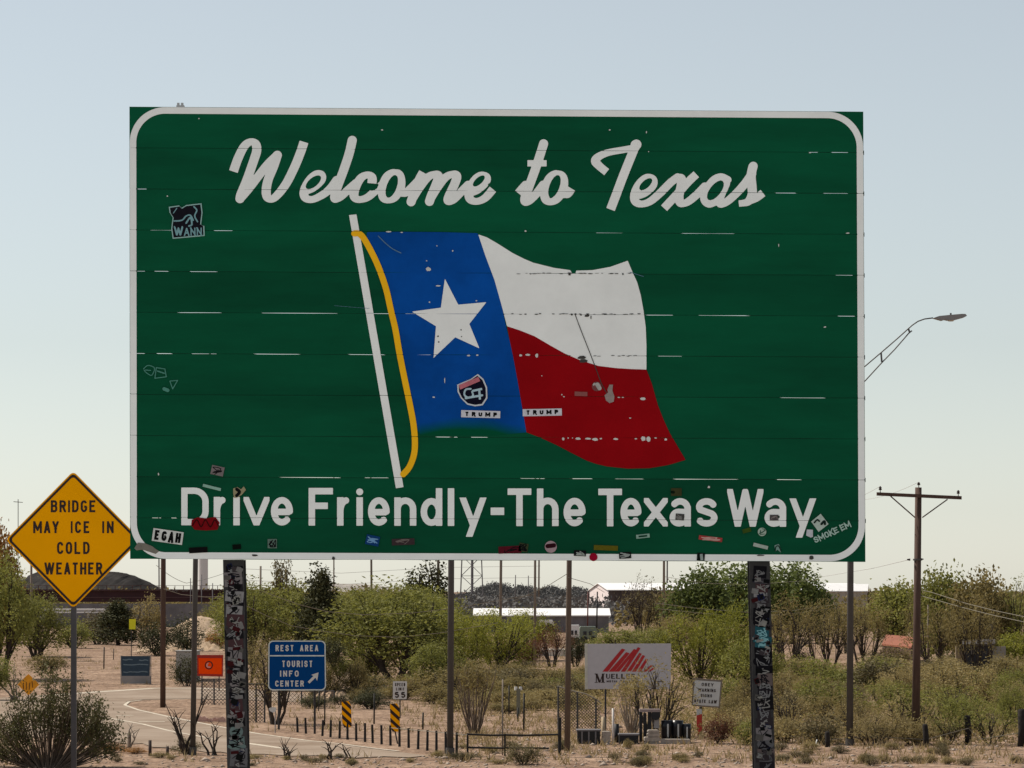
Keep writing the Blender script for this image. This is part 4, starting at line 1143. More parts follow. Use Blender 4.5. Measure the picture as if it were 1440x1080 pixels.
bark = mat('dark_bark', (0.045, 0.034, 0.027), .95, var=.3, scale=8)
palebark = mat('pale_bark', (0.24, 0.20, 0.16), .95, var=.25, scale=8)

def leaves(centers, n_each, rad, size, r_, asp=.42, droop=0.0, vert=1.0):
    K = len(centers); N_ = K * n_each
    c = np.repeat(centers, n_each, axis=0)
    off = r_.normal(0, 1, (N_, 3)) * np.repeat(rad, n_each)[:, None] * np.array([1, 1, vert])
    p = c + off
    a = r_.normal(0, 1, (N_, 3)); a[:, 2] = a[:, 2] * (1 - droop) + droop * np.sign(r_.normal(0, 1, N_)) * 1.6
    a /= np.linalg.norm(a, axis=1)[:, None]
    b_ = np.cross(a, r_.normal(0, 1, (N_, 3))); b_ /= np.linalg.norm(b_, axis=1)[:, None] + 1e-9
    s = size * r_.uniform(.6, 1.4, N_)[:, None]
    V = np.stack([p - a * s, p + b_ * s * asp, p + a * s, p - b_ * s * asp], 1).reshape(-1, 3)
    return V

def tree_proto(kind, seed):
    """returns (trunk mesh, crown mesh) about `H` high, `W` wide"""
    r_ = np.random.default_rng(seed); pr = random.Random(seed)
    cfg = dict(mesq=(5, 5, 4, .38, .65, .35, 120, .27, 24, .085, .28, .5, 1.1), olive=(5, 4.4, 4, .22, .57, .43, 190, .27, 40, .080, .42, .35, 1),
               cotton=(7, 6.5, 3, .15, .55, .45, 230, .34, 34, .15, .6, 0, 1), shrub=(2, 2.2, 6, .0, .45, .48, 100, .15, 32, .050, .45, .3, 1),
               willow=(4, 4.6, 7, .08, .54, .48, 180, .23, 46, .075, .32, .6, 1.5), juniper=(5, 3.4, 1, .05, .5, .48, 190, .22, 40, .085, .55, 0, 1),
               plume=(6, 2.6, 3, .1, .55, .45, 90, .17, 30, .11, .5, .5, 2.2), sparse=(5, 4.6, 5, .3, .62, .36, 80, .28, 14, .10, .3, .5, 1),
               cane=(4, 2.0, 34, .0, .86, .17, 70, .24, 12, .10, .3, .6, 1.4))[kind]
    H, W, nst, lo, cz, rz, K, cr_, nl, ls, asp, droop, vert = cfg
    # clump centres in an uneven ellipsoid shell
    C = []
    lob = [(pr.uniform(0, 6.28), pr.uniform(.72, 1.0)) for _ in range(7)]
    while len(C) < K:
        v = r_.normal(0, 1, 3); v /= np.linalg.norm(v)
        rad = r_.uniform(.35, 1) ** .5
        an = math.atan2(v[1], v[0]); m = min(1, .8 + .2 * math.sin(an * 3 + lob[0][0]) + .12 * math.sin(an * 5 + lob[1][0]) + .15 * math.sin(v[2] * 4 + lob[2][0]))
        x, y = v[0] * W / 2 * rad * m, v[1] * W / 2 * rad * m
        z = H * cz + v[2] * H * rz * rad * (m if kind != 'juniper' else 1)
        if kind == 'juniper':
            tt = z / H; x *= 1.25 * (1.05 - tt); y *= 1.25 * (1.05 - tt)
        if kind == 'plume':
            k = pr.choice([0, 1, 2]); x = x * .35 + (k - 1) * W * .3; y = y * .35; z = z * (1 if k != 0 else .85)
        if z < H * lo + .1: continue
        C.append((x, y, z))
    C = np.array(C)
    # stems
    tb = MB(local=True); stems = []
    rb = H * (.019 if kind in ('mesq', 'sparse') else .025) if kind != 'cane' else .05
    for i in range(nst):
        an = 6.28 * i / nst + pr.uniform(-.4, .4)
        reach = pr.uniform(.15, .42) * W / 2 if kind != 'cane' else pr.uniform(.1, .95) * W / 2
        if nst == 1: reach = 0
        top = Vector((math.cos(an) * reach * 1.3, math.sin(an) * reach * 1.3, H * (pr.uniform(.6, .85) if kind != 'cane' else pr.uniform(.75, 1.05))))
        base = Vector((math.cos(an) * .06 * W * (.5 if nst < 20 else 1.5), math.sin(an) * .06 * W, -.1))
        pts = []
        for k in range(6):
            t = k / 5
            p = base.lerp(top, t); bow = math.sin(t * math.pi) * W * .05 * pr.uniform(.2, 1.3)
            p += Vector((math.cos(an) * bow, math.sin(an) * bow, 0)) + Vector((pr.gauss(0, .03), pr.gauss(0, .03), 0)) * H * .3
            pts.append(p)
        radii = [rb * (1 - .8 * k / 5) * (1.0 if nst < 5 else .7) for k in range(6)]
        tb.tube(pts, radii, 6 if nst < 20 else 4, False); stems.append(pts)
    nb = min(K, 60 if kind != 'cane' else 0)
    for i in range(nb):
        c = Vector(C[i]); st_ = min(stems, key=lambda s: min((q - c).length for q in s[1:]))
        kx = pr.randint(1, 4); q = st_[kx]
        if q.z > c.z: q = st_[1]
        mid = q.lerp(c, .5) + Vector((0, 0, abs(c.z - q.z) * .12)) + Vector((pr.gauss(0, .08), pr.gauss(0, .08), 0))
        tb.tube([q, mid, c], [rb * .38, rb * .22, rb * .08], 4, False)
    me_t = bpy.data.meshes.new(kind + '_trunk'); me_t.from_pydata(tb.v, [], tb.f)
    rad = np.full(K, cr_) * r_.uniform(.6, 1.35, K)
    V = leaves(C, nl, rad * (H / 5 if kind not in ('shrub',) else 1), ls, r_, asp, droop, vert)
    if kind != 'cane': V[:, 2] = np.maximum(V[:, 2], .02)
    Fq = np.arange(len(V)).reshape(-1, 4)
    if kind != 'cane':
        H = float(np.percentile(V[:, 2], 98.5)); W = float(2 * np.percentile(np.hypot(V[:, 0], V[:, 1]), 93))
    return H, W, me_t, V, Fq

PROTO = {}
def proto(kind, leaf, seed, barkm):
    key = (kind, leaf, seed)
    if key not in PROTO:
        kk = ('geo', kind, seed)
        if kk not in PROTO: PROTO[kk] = tree_proto(kind, seed)
        H, W, mt, V, Fq = PROTO[kk]
        mt2 = mt.copy(); mt2.materials.clear(); mt2.materials.append(barkm)
        PROTO[key] = (H, W, mt2, mesh_np(kind + '_crown', V, Fq, LEAF[leaf]))
    return PROTO[key]

def plant(name, kind, leaf, px, base, wpx, hpx, label, cat='tree', group=None, seed=None, barkm=None, d=None):
    d = d or D(base)
    seed = rnd.randint(1, 3) if seed is None else seed
    H, W, mt, mc = proto(kind, leaf, seed, barkm or bark)
    x = (px - 720) * d / FPX; z = gzf(x, d)
    t = thing(name, (x, d, z), label, cat, group, rz=rnd.uniform(0, 6.28))
    sx = wpx * d / FPX / W; sz = ((HOR - (base - hpx)) * d / FPX - z) / H
    t.scale = (sx, sx, sz)
    o = link('trunk' if cat == 'tree' else 'stem', mt); o.parent = t
    o = link('crown' if cat == 'tree' else 'foliage', mc); o.parent = t
    return t

T = plant
# left edge
T('palo_verde_tree', 'olive', 'olive', 4, 958, 100, 168, 'tall feathery green tree at the left edge behind the yellow diamond sign', seed=1)
T('palo_verde_tree', 'olive', 'olive', 52, 930, 84, 92, 'green tree with arching low limbs left of the diamond sign post', seed=2)
T('rusty_tree', 'cotton', 'rust', -4, 935, 60, 188, 'rusty orange topped tree cut by the left edge', d=260)
T('shrub', 'shrub', 'grey', 138, 906, 70, 46, 'grey green shrub just right of the diamond sign post', 'shrub')
T('shrub', 'juniper', 'dark', 166, 908, 62, 60, 'dark spiky shrub left of the small lime sign', 'shrub')
T('shrub', 'shrub', 'dry', 207, 902, 52, 62, 'tan shrub just behind the small lime sign', 'shrub')
T('shrub', 'shrub', 'dark', 222, 922, 62, 46, 'dark low shrub behind the reddish wooden pole', 'shrub')
T('shrub', 'shrub', 'dark', 262, 917, 58, 48, 'dark shrub above the grey cabinet', 'shrub')
T('shrub', 'shrub', 'grey', 240, 880, 60, 28, 'pale grey shrub above the sandy slope', 'shrub')
T('shrub', 'olive', 'olive', 318, 905, 52, 62, 'green shrub just left of the left sign post', 'shrub')
T('shrub', 'shrub', 'brown', 300, 885, 55, 30, 'brown shrub on the top of the sandy slope', 'shrub')
T('shrub', 'shrub', 'dark', 262, 964, 46, 40, 'dark round shrub standing before the grey cabinet', 'shrub')
T('shrub', 'shrub', 'rust', 305, 915, 40, 30, 'orange tinted shrub above the orange sign', 'shrub')
T('shrub', 'shrub', 'olive', 104, 912, 60, 40, 'olive shrub crossed by the diamond sign post', 'shrub')
T('shrub', 'shrub', 'brown', 66, 948, 60, 30, 'brownish low shrub left of the diamond sign post', 'shrub')
# centre left mass
T('palo_verde_tree', 'olive', 'olive', 352, 935, 100, 112, 'olive tree right beside the left sign post', seed=3)
T('palo_verde_tree', 'olive', 'olive', 412, 930, 110, 104, 'olive tree behind the blue rest area sign', seed=1)
T('mesquite_tree', 'mesq', 'brown', 388, 1030, 110, 138, 'brown mesquite whose dark trunks fork below the blue sign', seed=2, d=128)
T('poplar_tree', 'plume', 'grey', 397, 895, 36, 106, 'slim feathery tree poking above the olive tree near the left post', seed=1, d=300)
T('poplar_tree', 'plume', 'grey', 425, 890, 30, 72, 'low wispy pale tree left of the dark juniper', seed=2, d=300)
T('juniper_tree', 'juniper', 'dark', 452, 935, 74, 128, 'dark pointed juniper between the poles', seed=1)
T('palo_verde_tree', 'olive', 'olive', 500, 925, 110, 92, 'olive tree directly right of the dark juniper', seed=2)
T('palo_verde_tree', 'olive', 'olive', 558, 962, 185, 134, 'wide olive tree with branching dark limbs right of the blue sign', seed=3)
T('palo_verde_tree', 'olive', 'olive', 596, 930, 100, 95, 'olive tree behind the wide one, left of the grey lamp post', seed=1)
T('palo_verde_tree', 'olive', 'bright', 618, 955, 80, 95, 'yellow green tree crossed by the grey lamp post', seed=2)
T('bare_poplar', 'plume', 'dark', 598, 900, 58, 114, 'half bare dark plumed tree reaching the sign bottom', seed=3, d=330)
T('shrub', 'shrub', 'brown', 622, 985, 110, 42, 'dark brown thicket behind the speed limit sign', 'shrub', seed=1)
T('shrub', 'shrub', 'brown', 515, 978, 70, 30, 'brown shrub above the first striped marker', 'shrub', seed=2)
T('shrub', 'shrub', 'brown', 566, 984, 60, 28, 'low brown shrub left of the speed limit sign', 'shrub', seed=3)
T('shrub', 'shrub', 'dark', 505, 955, 50, 28, 'small dark shrub on the sandy bank', 'shrub', seed=3)
# centre
T('willow_tree', 'willow', 'bright', 655, 950, 72, 84, 'yellow green tree right of the grey lamp post', seed=1)
T('willow_tree', 'willow', 'bright', 700, 944, 100, 82, 'wide yellow green tree under the lattice tower', seed=2)
T('willow_tree', 'willow', 'bright', 742, 930, 76, 68, 'yellow green tree beside the pale slim pole', seed=3)
T('shrub', 'olive', 'red', 704, 938, 46, 36, 'dark reddish brown bush beneath the wide yellow green tree', 'shrub', seed=1)
T('shrub', 'olive', 'red', 742, 936, 46, 32, 'dark reddish brown bush left of the reddish tree', 'shrub', seed=2)
T('plum_tree', 'mesq', 'red', 775, 940, 62, 60, 'reddish brown tree in front of the cream wall', seed=1)
T('shrub', 'shrub', 'grey', 735, 943, 42, 14, 'low clipped grey green hedge under the bushes', 'shrub', seed=1)
T('shrub', 'shrub', 'grey', 705, 940, 24, 12, 'tiny grey green hedge clump under the bushes', 'shrub', seed=2)
T('shrub', 'olive', 'dark', 810, 938, 36, 42, 'dark shrub wedged between pole and company billboard', 'shrub', seed=3)
T('ocotillo', 'cane', 'brown', 667, 1034, 58, 96, 'fan of upright bare stems in the middle beside the gate', 'shrub', seed=1, barkm=mat('brown_stem', (.12, .088, .065), .95, var=.3))
for i, (x, y, w, h, l) in enumerate([(715, 966, 86, 26, 'grey'), (780, 972, 70, 30, 'brown'), (700, 990, 60, 22, 'brown'), (745, 1000, 60, 20, 'dry'), (800, 985, 60, 34, 'grey'), (640, 1000, 56, 24, 'brown'), (840, 978, 60, 30, 'brown'), (690, 975, 50, 22, 'dry')]):
    T('shrub', 'shrub', l, x, y, w, h, 'dull low shrub in the open ground behind the gate', 'shrub', 'low shrubs in the open ground behind the gate')
for i in range(30):
    T('shrub', rnd.choice(['shrub', 'shrub', 'olive']), rnd.choice(['brown', 'brown', 'dry', 'grey', 'olive']), rnd.uniform(640, 840), rnd.uniform(950, 1004), rnd.uniform(36, 76), rnd.uniform(14, 26), 'dull low shrub in the open ground behind the gate', 'shrub', 'low shrubs in the open ground behind the gate')
for i in range(16):
    T('shrub', 'shrub', rnd.choice(['brown', 'dark', 'grey']), rnd.uniform(440, 640), rnd.uniform(968, 1000), rnd.uniform(30, 70), rnd.uniform(12, 26), 'dull low shrub on the bare ground behind the striped markers', 'shrub', 'low shrubs behind the striped markers')
# centre right
T('cottonwood_tree', 'cotton', 'green', 985, 905, 100, 100, 'green cottonwood over the left part of the warehouse', seed=1)
T('cottonwood_tree', 'cotton', 'green', 1050, 900, 110, 104, 'tall green cottonwood left of the right sign post', seed=2)
T('cottonwood_tree', 'cotton', 'green', 1110, 905, 110, 106, 'tall green cottonwood right of the right sign post', seed=3)
T('cottonwood_tree', 'cotton', 'green', 1150, 905, 60, 78, 'smaller green cottonwood beside the beige storage building', seed=1)
T('bare_elm', 'sparse', 'grey', 902, 902, 66, 90, 'thin leafed tree in front of the warehouse wall', seed=1, d=330)
T('bare_elm', 'sparse', 'grey', 932, 905, 60, 84, 'thin leafed tree beside the slim double pole', seed=2, d=330)
T('shrub', 'olive', 'olive', 872, 930, 100, 44, 'olive bush showing over the company billboard', 'shrub', seed=1)
T('shrub', 'olive', 'olive', 915, 925, 70, 40, 'olive bush above the right end of the company billboard', 'shrub', seed=2)
T('shrub', 'olive', 'brown', 960, 915, 120, 46, 'brownish thicket under the cottonwoods', 'shrub', seed=3)
T('willow_tree', 'willow', 'bright', 985, 968, 104, 104, 'big yellow green tree right of the company billboard', seed=2)
T('willow_tree', 'willow', 'bright', 1032, 965, 90, 108, 'big yellow green tree touching the right sign post', seed=3)
T('palo_verde_tree', 'olive', 'olive', 1060, 985, 90, 90, 'olive tree behind the right sign post', seed=1)
T('mesquite_tree', 'sparse', 'brown', 925, 1040, 120, 112, 'thin mesquite arching over the stacked blocks', seed=3, d=117)
T('cane_clump', 'cane', 'dry', 888, 1032, 52, 76, 'clump of tall pale canes in front of the billboard', 'shrub', seed=2, barkm=palebark)
# right
T('mesquite_tree', 'mesq', 'brown', 1108, 950, 110, 110, 'brown mesquite directly right of the right sign post', seed=1)
T('mesquite_tree', 'mesq', 'brown', 1162, 946, 96, 102, 'brown mesquite left of the tall grey lamp post', seed=2)
T('mesquite_tree', 'mesq', 'brown', 1214, 940, 84, 100, 'brown mesquite right of the tall grey lamp post', seed=3)
T('elm_tree', 'cotton', 'olive', 1262, 908, 92, 82, 'olive green tree left of the wooden utility pole', seed=1)
T('elm_tree', 'cotton', 'olive', 1328, 935, 84, 126, 'tallest olive tree right of the wooden utility pole', seed=2)
T('mesquite_tree', 'mesq', 'brown', 1312, 945, 90, 90, 'reddish brown mesquite beside the pale slim pole', seed=1)
T('elm_tree', 'cotton', 'brown', 1378, 945, 96, 130, 'broad olive brown tree over the dark shed', seed=3)
T('mesquite_tree', 'sparse', 'olive', 1434, 945, 80, 132, 'loose pale leafed tree at the right edge', seed=1)
T('mesquite_tree', 'mesq', 'brown', 1372, 958, 84, 118, 'brown mesquite whose trunk stands before the dark shed', seed=2, d=182)
T('willow_tree', 'olive', 'bright', 1428, 955, 78, 64, 'yellow green bush tree at the right edge', seed=3)
T('mesquite_tree', 'mesq', 'brown', 1470, 950, 70, 110, 'brown mesquite just past the right edge', seed=3)
T('shrub', 'shrub', 'dark', 1128, 950, 44, 34, 'dark shrub at the foot of the mesquites', 'shrub', seed=1)
# scrub field on the right
k = 0
rs = random.Random(5)
def bush_label(l, x, base):
    col = dict(brown='brown', dry='straw coloured', olive='olive green', grey='dull grey green')[l]
    near = min([(1090, 'beside the right sign post'), (1135, 'left of the lamp post'), (1193, 'at the lamp post'), (1240, 'left of the utility pole'), (1288, 'at the brown utility pole'), (1330, 'right of the utility pole'), (1375, 'below the dark shed'), (1420, 'near the right edge'), (1470, 'cut by the right edge')], key=lambda q: abs(q[0] - x))[1]
    dep = {952: 'far back', 956: 'far back', 964: 'back', 978: 'upper middle', 994: 'middle', 1012: 'lower middle', 1030: 'near', 1046: 'nearest'}[base]
    return '%s bush, %s row of scrub, %s' % (col, dep, near)
rows = [(956, 8, 26), (964, 10, 36), (978, 9, 42), (994, 9, 46), (1012, 8, 52), (1030, 8, 54), (1046, 8, 42)]
for base, n, h in rows:
    for i in range(n):
        x = 1078 + (1480 - 1078) * (i + rs.uniform(.1, .9)) / n
        l = rs.choice(['brown', 'brown', 'dry', 'olive', 'dry', 'olive', 'grey'])
        if 1300 < x < 1410 and base > 1000: l = 'olive'
        T('scrub_bush', rs.choice(['shrub', 'shrub', 'willow', 'sparse', 'mesq']), l, x, base + rs.uniform(-5, 5), rs.uniform(62, 96), h * rs.uniform(.75, 1.25), bush_label(l, x, base), 'bush', 'bushes of the scrub field on the right')
for i in range(9):
    T('scrub_bush', 'shrub', rs.choice(['brown', 'dry', 'olive']), rs.uniform(1000, 1060), rs.uniform(985, 1048), rs.uniform(40, 60), rs.uniform(26, 42), 'dull bush between the state law sign and the right sign post', 'bush', 'bushes behind the right sign post')
T('scrub_bush', 'shrub', 'red', 1012, 1046, 46, 40, 'reddish bush right of the state law sign', 'bush')
# tufts along the near edge
for i in range(46):
    x = rs.uniform(1085, 1450) if i < 24 else rs.uniform(610, 1060)
    T('tuft', 'shrub', rs.choice(['grey', 'grey', 'dry', 'brown']), x, rs.uniform(1052, 1078), rs.uniform(14, 34), rs.uniform(7, 14), 'small grey green tuft on the bare dirt along the bottom edge', 'tuft', 'tufts on the near dirt')
for i in range(14):
    T('tuft', 'shrub', rs.choice(['grey', 'dry']), rs.uniform(150, 600), rs.uniform(1064, 1078), rs.uniform(12, 26), rs.uniform(5, 9), 'small dry tuft on the dirt left of the middle at the bottom edge', 'tuft', 'dry tufts at the lower left')
T('shrub', 'shrub', 'grey', 735, 1076, 56, 30, 'grey green bush at the bottom edge below the gate', 'shrub', seed=2)
T('shrub', 'shrub', 'grey', 262, 1060, 46, 22, 'pale round tuft beside the leaning grey lamp post', 'shrub', seed=1)


# fill of the olive belt
for i, (x, b_, w, h, l, s_, lab) in enumerate([
 (338, 915, 70, 84, 'olive', 2, 'olive tree peeping out right behind the left sign post'), (385, 905, 90, 78, 'olive', 2, 'olive tree in the back row over the blue sign'),
 (430, 915, 84, 60, 'brown', 1, 'brownish tree right behind the top right corner of the blue sign'), (478, 905, 80, 70, 'olive', 3, 'olive tree in the back row right of the juniper'),
 (525, 905, 90, 76, 'olive', 1, 'olive tree in the back row beside the pale distant pole'), (575, 905, 90, 76, 'olive', 2, 'olive tree in the back row under the half bare plumed tree'),
 (620, 915, 80, 76, 'olive', 3, 'olive tree in the back row behind the grey lamp post'), (350, 962, 70, 60, 'brown', 2, 'brown leafed tree low beside the left sign post'),
 (520, 960, 90, 66, 'olive', 2, 'low olive tree above the left striped marker'), (612, 975, 90, 70, 'olive', 1, 'low dark olive tree left of the grey lamp post'),
 (660, 980, 70, 50, 'brown', 3, 'brown bushy tree right of the grey lamp post'), (1080, 940, 90, 74, 'brown', 3, 'brown mesquite half hidden by the right sign post'),
 (1190, 920, 80, 68, 'brown', 2, 'brown mesquite in the back row by the beige building'),
 (1354, 925, 70, 84, 'olive', 1, 'olive tree in the back row between the two tallest right trees'), (1412, 930, 70, 92, 'olive', 2, 'olive tree in the back row near the right edge'),
 (1296, 925, 60, 84, 'brown', 2, 'brown leafed tree right behind the utility pole'), (20, 905, 80, 60, 'olive', 3, 'olive tree in the back row at the left edge'), (-10, 985, 60, 60, 'olive', 2, 'low olive tree cut by the left edge')]):
    T('desert_tree', 'olive' if l == 'olive' else 'mesq', l, x, b_, w, h, lab, seed=s_)
T('scrub_bush', 'shrub', 'dry', 1255, 940, 70, 30, 'straw coloured bush hiding the wall under the little red roof', 'bush')
# far tree line closing the plain
def treeline():
    r_ = np.random.default_rng(21); C = []
    for i in range(1500):
        d = r_.uniform(430, 1300); px = r_.uniform(-150, 1600)
        if 600 < px < 880: continue
        if px < 345 and d < 520: continue
        x = (px - 720) * d / FPX
        hh = r_.uniform(2, 5.0)
        for k in range(7):
            C.append((x + r_.normal(0, 1.4), d + r_.normal(0, 1), gzf(x, d) + hh * r_.uniform(.1, .95)))
    C = np.array(C)
    V = leaves(C, 14, np.full(len(C), .75), .42, r_, .6)
    o = link('far_scrub', mesh_np('far_scrub', V, np.arange(len(V)).reshape(-1, 4), LEAF['brown']))
    tag(o, 'far belt of scrub trees closing the plain', 'scrub', kind='stuff')
treeline()
def hill_scrub():
    r_ = np.random.default_rng(23)
    prof = [(628, 842), (645, 837), (668, 835), (676, 827), (688, 823), (700, 822), (714, 826), (722, 829), (735, 826), (745, 827), (757, 832), (766, 828), (775, 826.5), (790, 831), (800, 829), (812, 828), (824, 831), (840, 836)]
    px = r_.uniform(626, 842, 5200); top = np.interp(px, [p[0] for p in prof], [p[1] for p in prof])
    f = r_.uniform(0, 1, 5200) ** .8; py = top + (866 - top) * f
    d = 1290 - 100 * f - r_.uniform(0, 10, 5200)
    C = np.stack([(px - 720) * d / FPX, d, (HOR - py) * d / FPX], -1)
    # nearer low growth closing the plain before the hill
    px2 = r_.uniform(600, 880, 1500); d2 = r_.uniform(480, 900, 1500)
    C2 = np.stack([(px2 - 720) * d2 / FPX, d2, -CAMH + r_.uniform(.2, 2.6, 1500)], -1)
    C = np.concatenate([C, C2])
    V = leaves(C, 22, np.full(len(C), .7), .36, r_, .6)
    tag(link('hill_scrub', mesh_np('hill_scrub', V, np.arange(len(V)).reshape(-1, 4), leafmat('dusky_hill_leaf', (.075, .071, .068), (.135, .13, .125), .1))), 'dark grey scrub covering the hill behind the long white shed', 'scrub', kind='stuff')
hill_scrub()
sand = mat('sunlit_sand', (0.27, 0.185, 0.115), .95, col2=(.46, .34, .23), scale=.8, bump=.5, bscale=3)
o = ridge('sand_bank', [(226, 904), (244, 888), (262, 872), (280, 866), (300, 870), (318, 880), (340, 904)], 300, 22, 910, sand, .008, 30, 8)
o = ridge('sand_bank', [(400, 992), (430, 974), (452, 956), (468, 946), (486, 944), (505, 956), (530, 972), (570, 992)], 168, 16, 992, mat('rocky_bank', (0.17, 0.11, 0.07), .95, col2=(.42, .30, .20), scale=2.5, bump=.8, bscale=6), .02, 50, 9)
for x, b_, w, h, l in ((452, 962, 34, 22, 'brown'), (476, 952, 28, 22, 'olive'), (500, 964, 40, 24, 'brown'), (470, 976, 40, 16, 'dry'), (494, 984, 30, 14, 'grey'), (446, 984, 34, 20, 'brown'), (468, 935, 40, 26, 'dark')):
    o = T('shrub', 'shrub', l, x, b_, w, h, 'small shrub dotting the sandy bank right of the blue sign', 'shrub', 'shrubs on the sandy bank right of the blue sign', d=160)
    o.location.z = (HOR - b_) * 160 / FPX - .05; o.scale.z = abs(o.scale.x)

# creosote bush at the left: stems fanning out, dark tufts at their tips
def creosote():
    d = 97.0; c = P(66, 1066, d); c.z = gzf(c.x, d) - .05
    t = thing('creosote_bush', c, 'large dark creosote bush with fanned grey stems at the lower left', 'bush')
    r_ = np.random.default_rng(9); pr = random.Random(9)
    tb = MB(local=True); C = []
    k_ = d / FPX
    for i in range(190):
        lb = pr.randint(0, 8); px = [-88, -64, -42, -20, 3, 24, 50, 74, 97][lb] + pr.gauss(0, 7); fan = px / 95; lobe = [.62, .66, .9, .74, 1.04, .88, 1.02, .92, .8][lb]
        top = pr.uniform(.5, 1.04) * lobe * (136 - 46 * abs(fan) ** 1.6) * k_
        end = Vector((px * k_, pr.uniform(-1, 1) * .9, top)); b0 = Vector((px * .2 * k_, pr.uniform(-.2, .2), 0))
        pts = [b0.lerp(end, s_) + Vector((px * k_ * .10 * math.sin(s_ * 3.14), 0, 0)) + Vector((pr.gauss(0, .02), 0, 0)) for s_ in (0, .25, .5, .75, 1)]
        tb.tube(pts, [.024, .02, .015, .011, .006], 4, False)
        for _ in range(pr.randint(2, 5)):
            f_ = pr.uniform(.68, 1.05) if px > -45 else pr.uniform(.5, 1.05)
            C.append(tuple(b0.lerp(end, f_) + Vector((pr.gauss(0, .1), pr.gauss(0, .12), pr.gauss(0, .07)))))
    tb.build('stem', mat('grey_stem', (.13, .10, .075), .95, var=.3), t)
    C = np.array(C)
    keepc = r_.uniform(0, 1, len(C)) < .85; C = C[keepc]
    V = leaves(C, 24, np.full(len(C), .075) * r_.uniform(.5, 1.6, len(C)), .046, r_, .4, .5, 1.7)
    o = link('foliage', mesh_np('creosote_foliage', V, np.arange(len(V)).reshape(-1, 4), LEAF['creosote'])); o.parent = t
creosote()
def dead_branches(px, base, hpx, wpx, n, label, d=None, lean=0, seed=1, m=None, name='dead_shrub'):
    d = d or D(base); k_ = d / FPX; pr = random.Random(seed)
    t = thing(name, ((px - 720) * k_, d, gzf((px - 720) * k_, d) - .03), label, 'shrub')
    b = MB(local=True)
    for i in range(n):
        ex = (pr.uniform(-.5, .5) * wpx + lean) * k_; ez = pr.uniform(.55, 1) * hpx * k_
        p0 = Vector((pr.gauss(0, .05), pr.gauss(0, .05), 0)); p = p0; pts = [p0]
        for s_ in (.25, .5, .75, 1): pts.append(p0.lerp(Vector((ex, pr.uniform(-.3, .3), ez)), s_) + Vector((pr.gauss(0, .05), 0, pr.gauss(0, .04))))
        b.tube(pts, [.05, .038, .028, .02, .010], 5, False)
        for _ in range(3):
            q = pts[pr.randint(2, 3)]; e = q + Vector((pr.uniform(-.3, .3), pr.uniform(-.2, .2), pr.uniform(.1, .4)))
            b.tube([q, q.lerp(e, .5) + Vector((0, 0, .03)), e], [.018, .012, .006], 4, False)
    b.build('branch', m or bark, t)
dead_branches(262, 1062, 92, 70, 7, 'leafless dark shrub beside the leaning grey lamp post', seed=4)
dead_branches(298, 1062, 50, 50, 4, 'small leafless shrub right of the leaning grey lamp post', seed=5)
dead_branches(107, 1064, 80, 12, 2, 'long dead branch leaning out to the right of the creosote bush', lean=42, seed=6)
dead_branches(178, 1052, 36, 30, 3, 'low dead branch in the dirt left of the leaning lamp post', lean=14, seed=8, m=palebark)
dead_branches(22, 985, 60, 70, 8, 'tangle of grey fallen limbs at the left edge above the creosote bush', seed=10, m=palebark)

dead_branches(140, 1050, 22, 34, 5, 'low grey twigs right of the creosote bush', seed=12, m=palebark)
dead_branches(405, 1068, 22, 30, 4, 'thin dead weed stalks at the road edge below the blue sign', seed=13)
dead_branches(470, 1068, 26, 26, 3, 'thin dead weed stalks below the left striped marker', seed=14)
dead_branches(486, 1070, 30, 14, 2, 'two upright dry stalks at the road edge near the guard posts', seed=15)
for x, b_, w, h, l in ((60, 1074, 60, 12, 'dry'), (130, 1064, 46, 14, 'grey'), (158, 1058, 40, 12, 'rust'), (190, 1060, 40, 9, 'rust'), (120, 1048, 36, 16, 'grey'), (225, 1066, 30, 9, 'dry'), (340, 1070, 34, 8, 'dry'), (440, 1072, 30, 7, 'grey')):
    T('tuft', 'shrub', l, x, b_, w, h, 'low tuft on the rough dirt verge in front of the road', 'tuft', 'tufts on the rough verge before the road')
# ground litter: dry grass and stones, uncountable
def scatter_grass():
    r_ = np.random.default_rng(3)
    n = 9000
    d = 24174 / r_.uniform(70, 246, n)
    px = r_.uniform(-60, 1500, n)
    x = (px - 720) * d / FPX
    # keep the road clear and the sandy slope thin
    py = HOR + 24174 / d
    road = ((px < 640) & (py > 965) & (py < 1062)) & ~((px > 345) & (py < 1030) & (py > 985 ))
    keep = ~road & ((py < 1046) | (r_.uniform(0, 1, n) < .4)) & ((px > 640) | (r_.uniform(0, 1, n) < .35)) & ((px > 600) | (r_.uniform(0, 1, n) < .6))
    x, d = x[keep], d[keep]; z = gz(x, d)
    m = len(x); nb = 7
    c = np.repeat(np.stack([x, d, z], -1), nb, axis=0) + np.concatenate([r_.normal(0, .12, (m * nb, 2)), np.zeros((m * nb, 1))], 1)
    h = r_.uniform(.10, .34, m * nb)
    lean = r_.normal(0, .5, (m * nb, 2)) * h[:, None]
    w = r_.uniform(.012, .03, m * nb); an = r_.uniform(0, 3.14, m * nb)
    off = np.stack([np.cos(an) * w, np.sin(an) * w, np.zeros(m * nb)], -1)
    tip = c + np.concatenate([lean, h[:, None]], 1)
    V = np.stack([c - off, c + off, tip], 1).reshape(-1, 3)
    o = link('dry_grass', mesh_np('dry_grass', V, np.arange(len(V)).reshape(-1, 3), mat('straw_grass', (.20, .15, .075), .9, col2=(.38, .29, .16), scale=.7, trans=.3)))
    tag(o, 'sparse straw coloured grass over the desert ground', 'grass', kind='stuff')
scatter_grass()
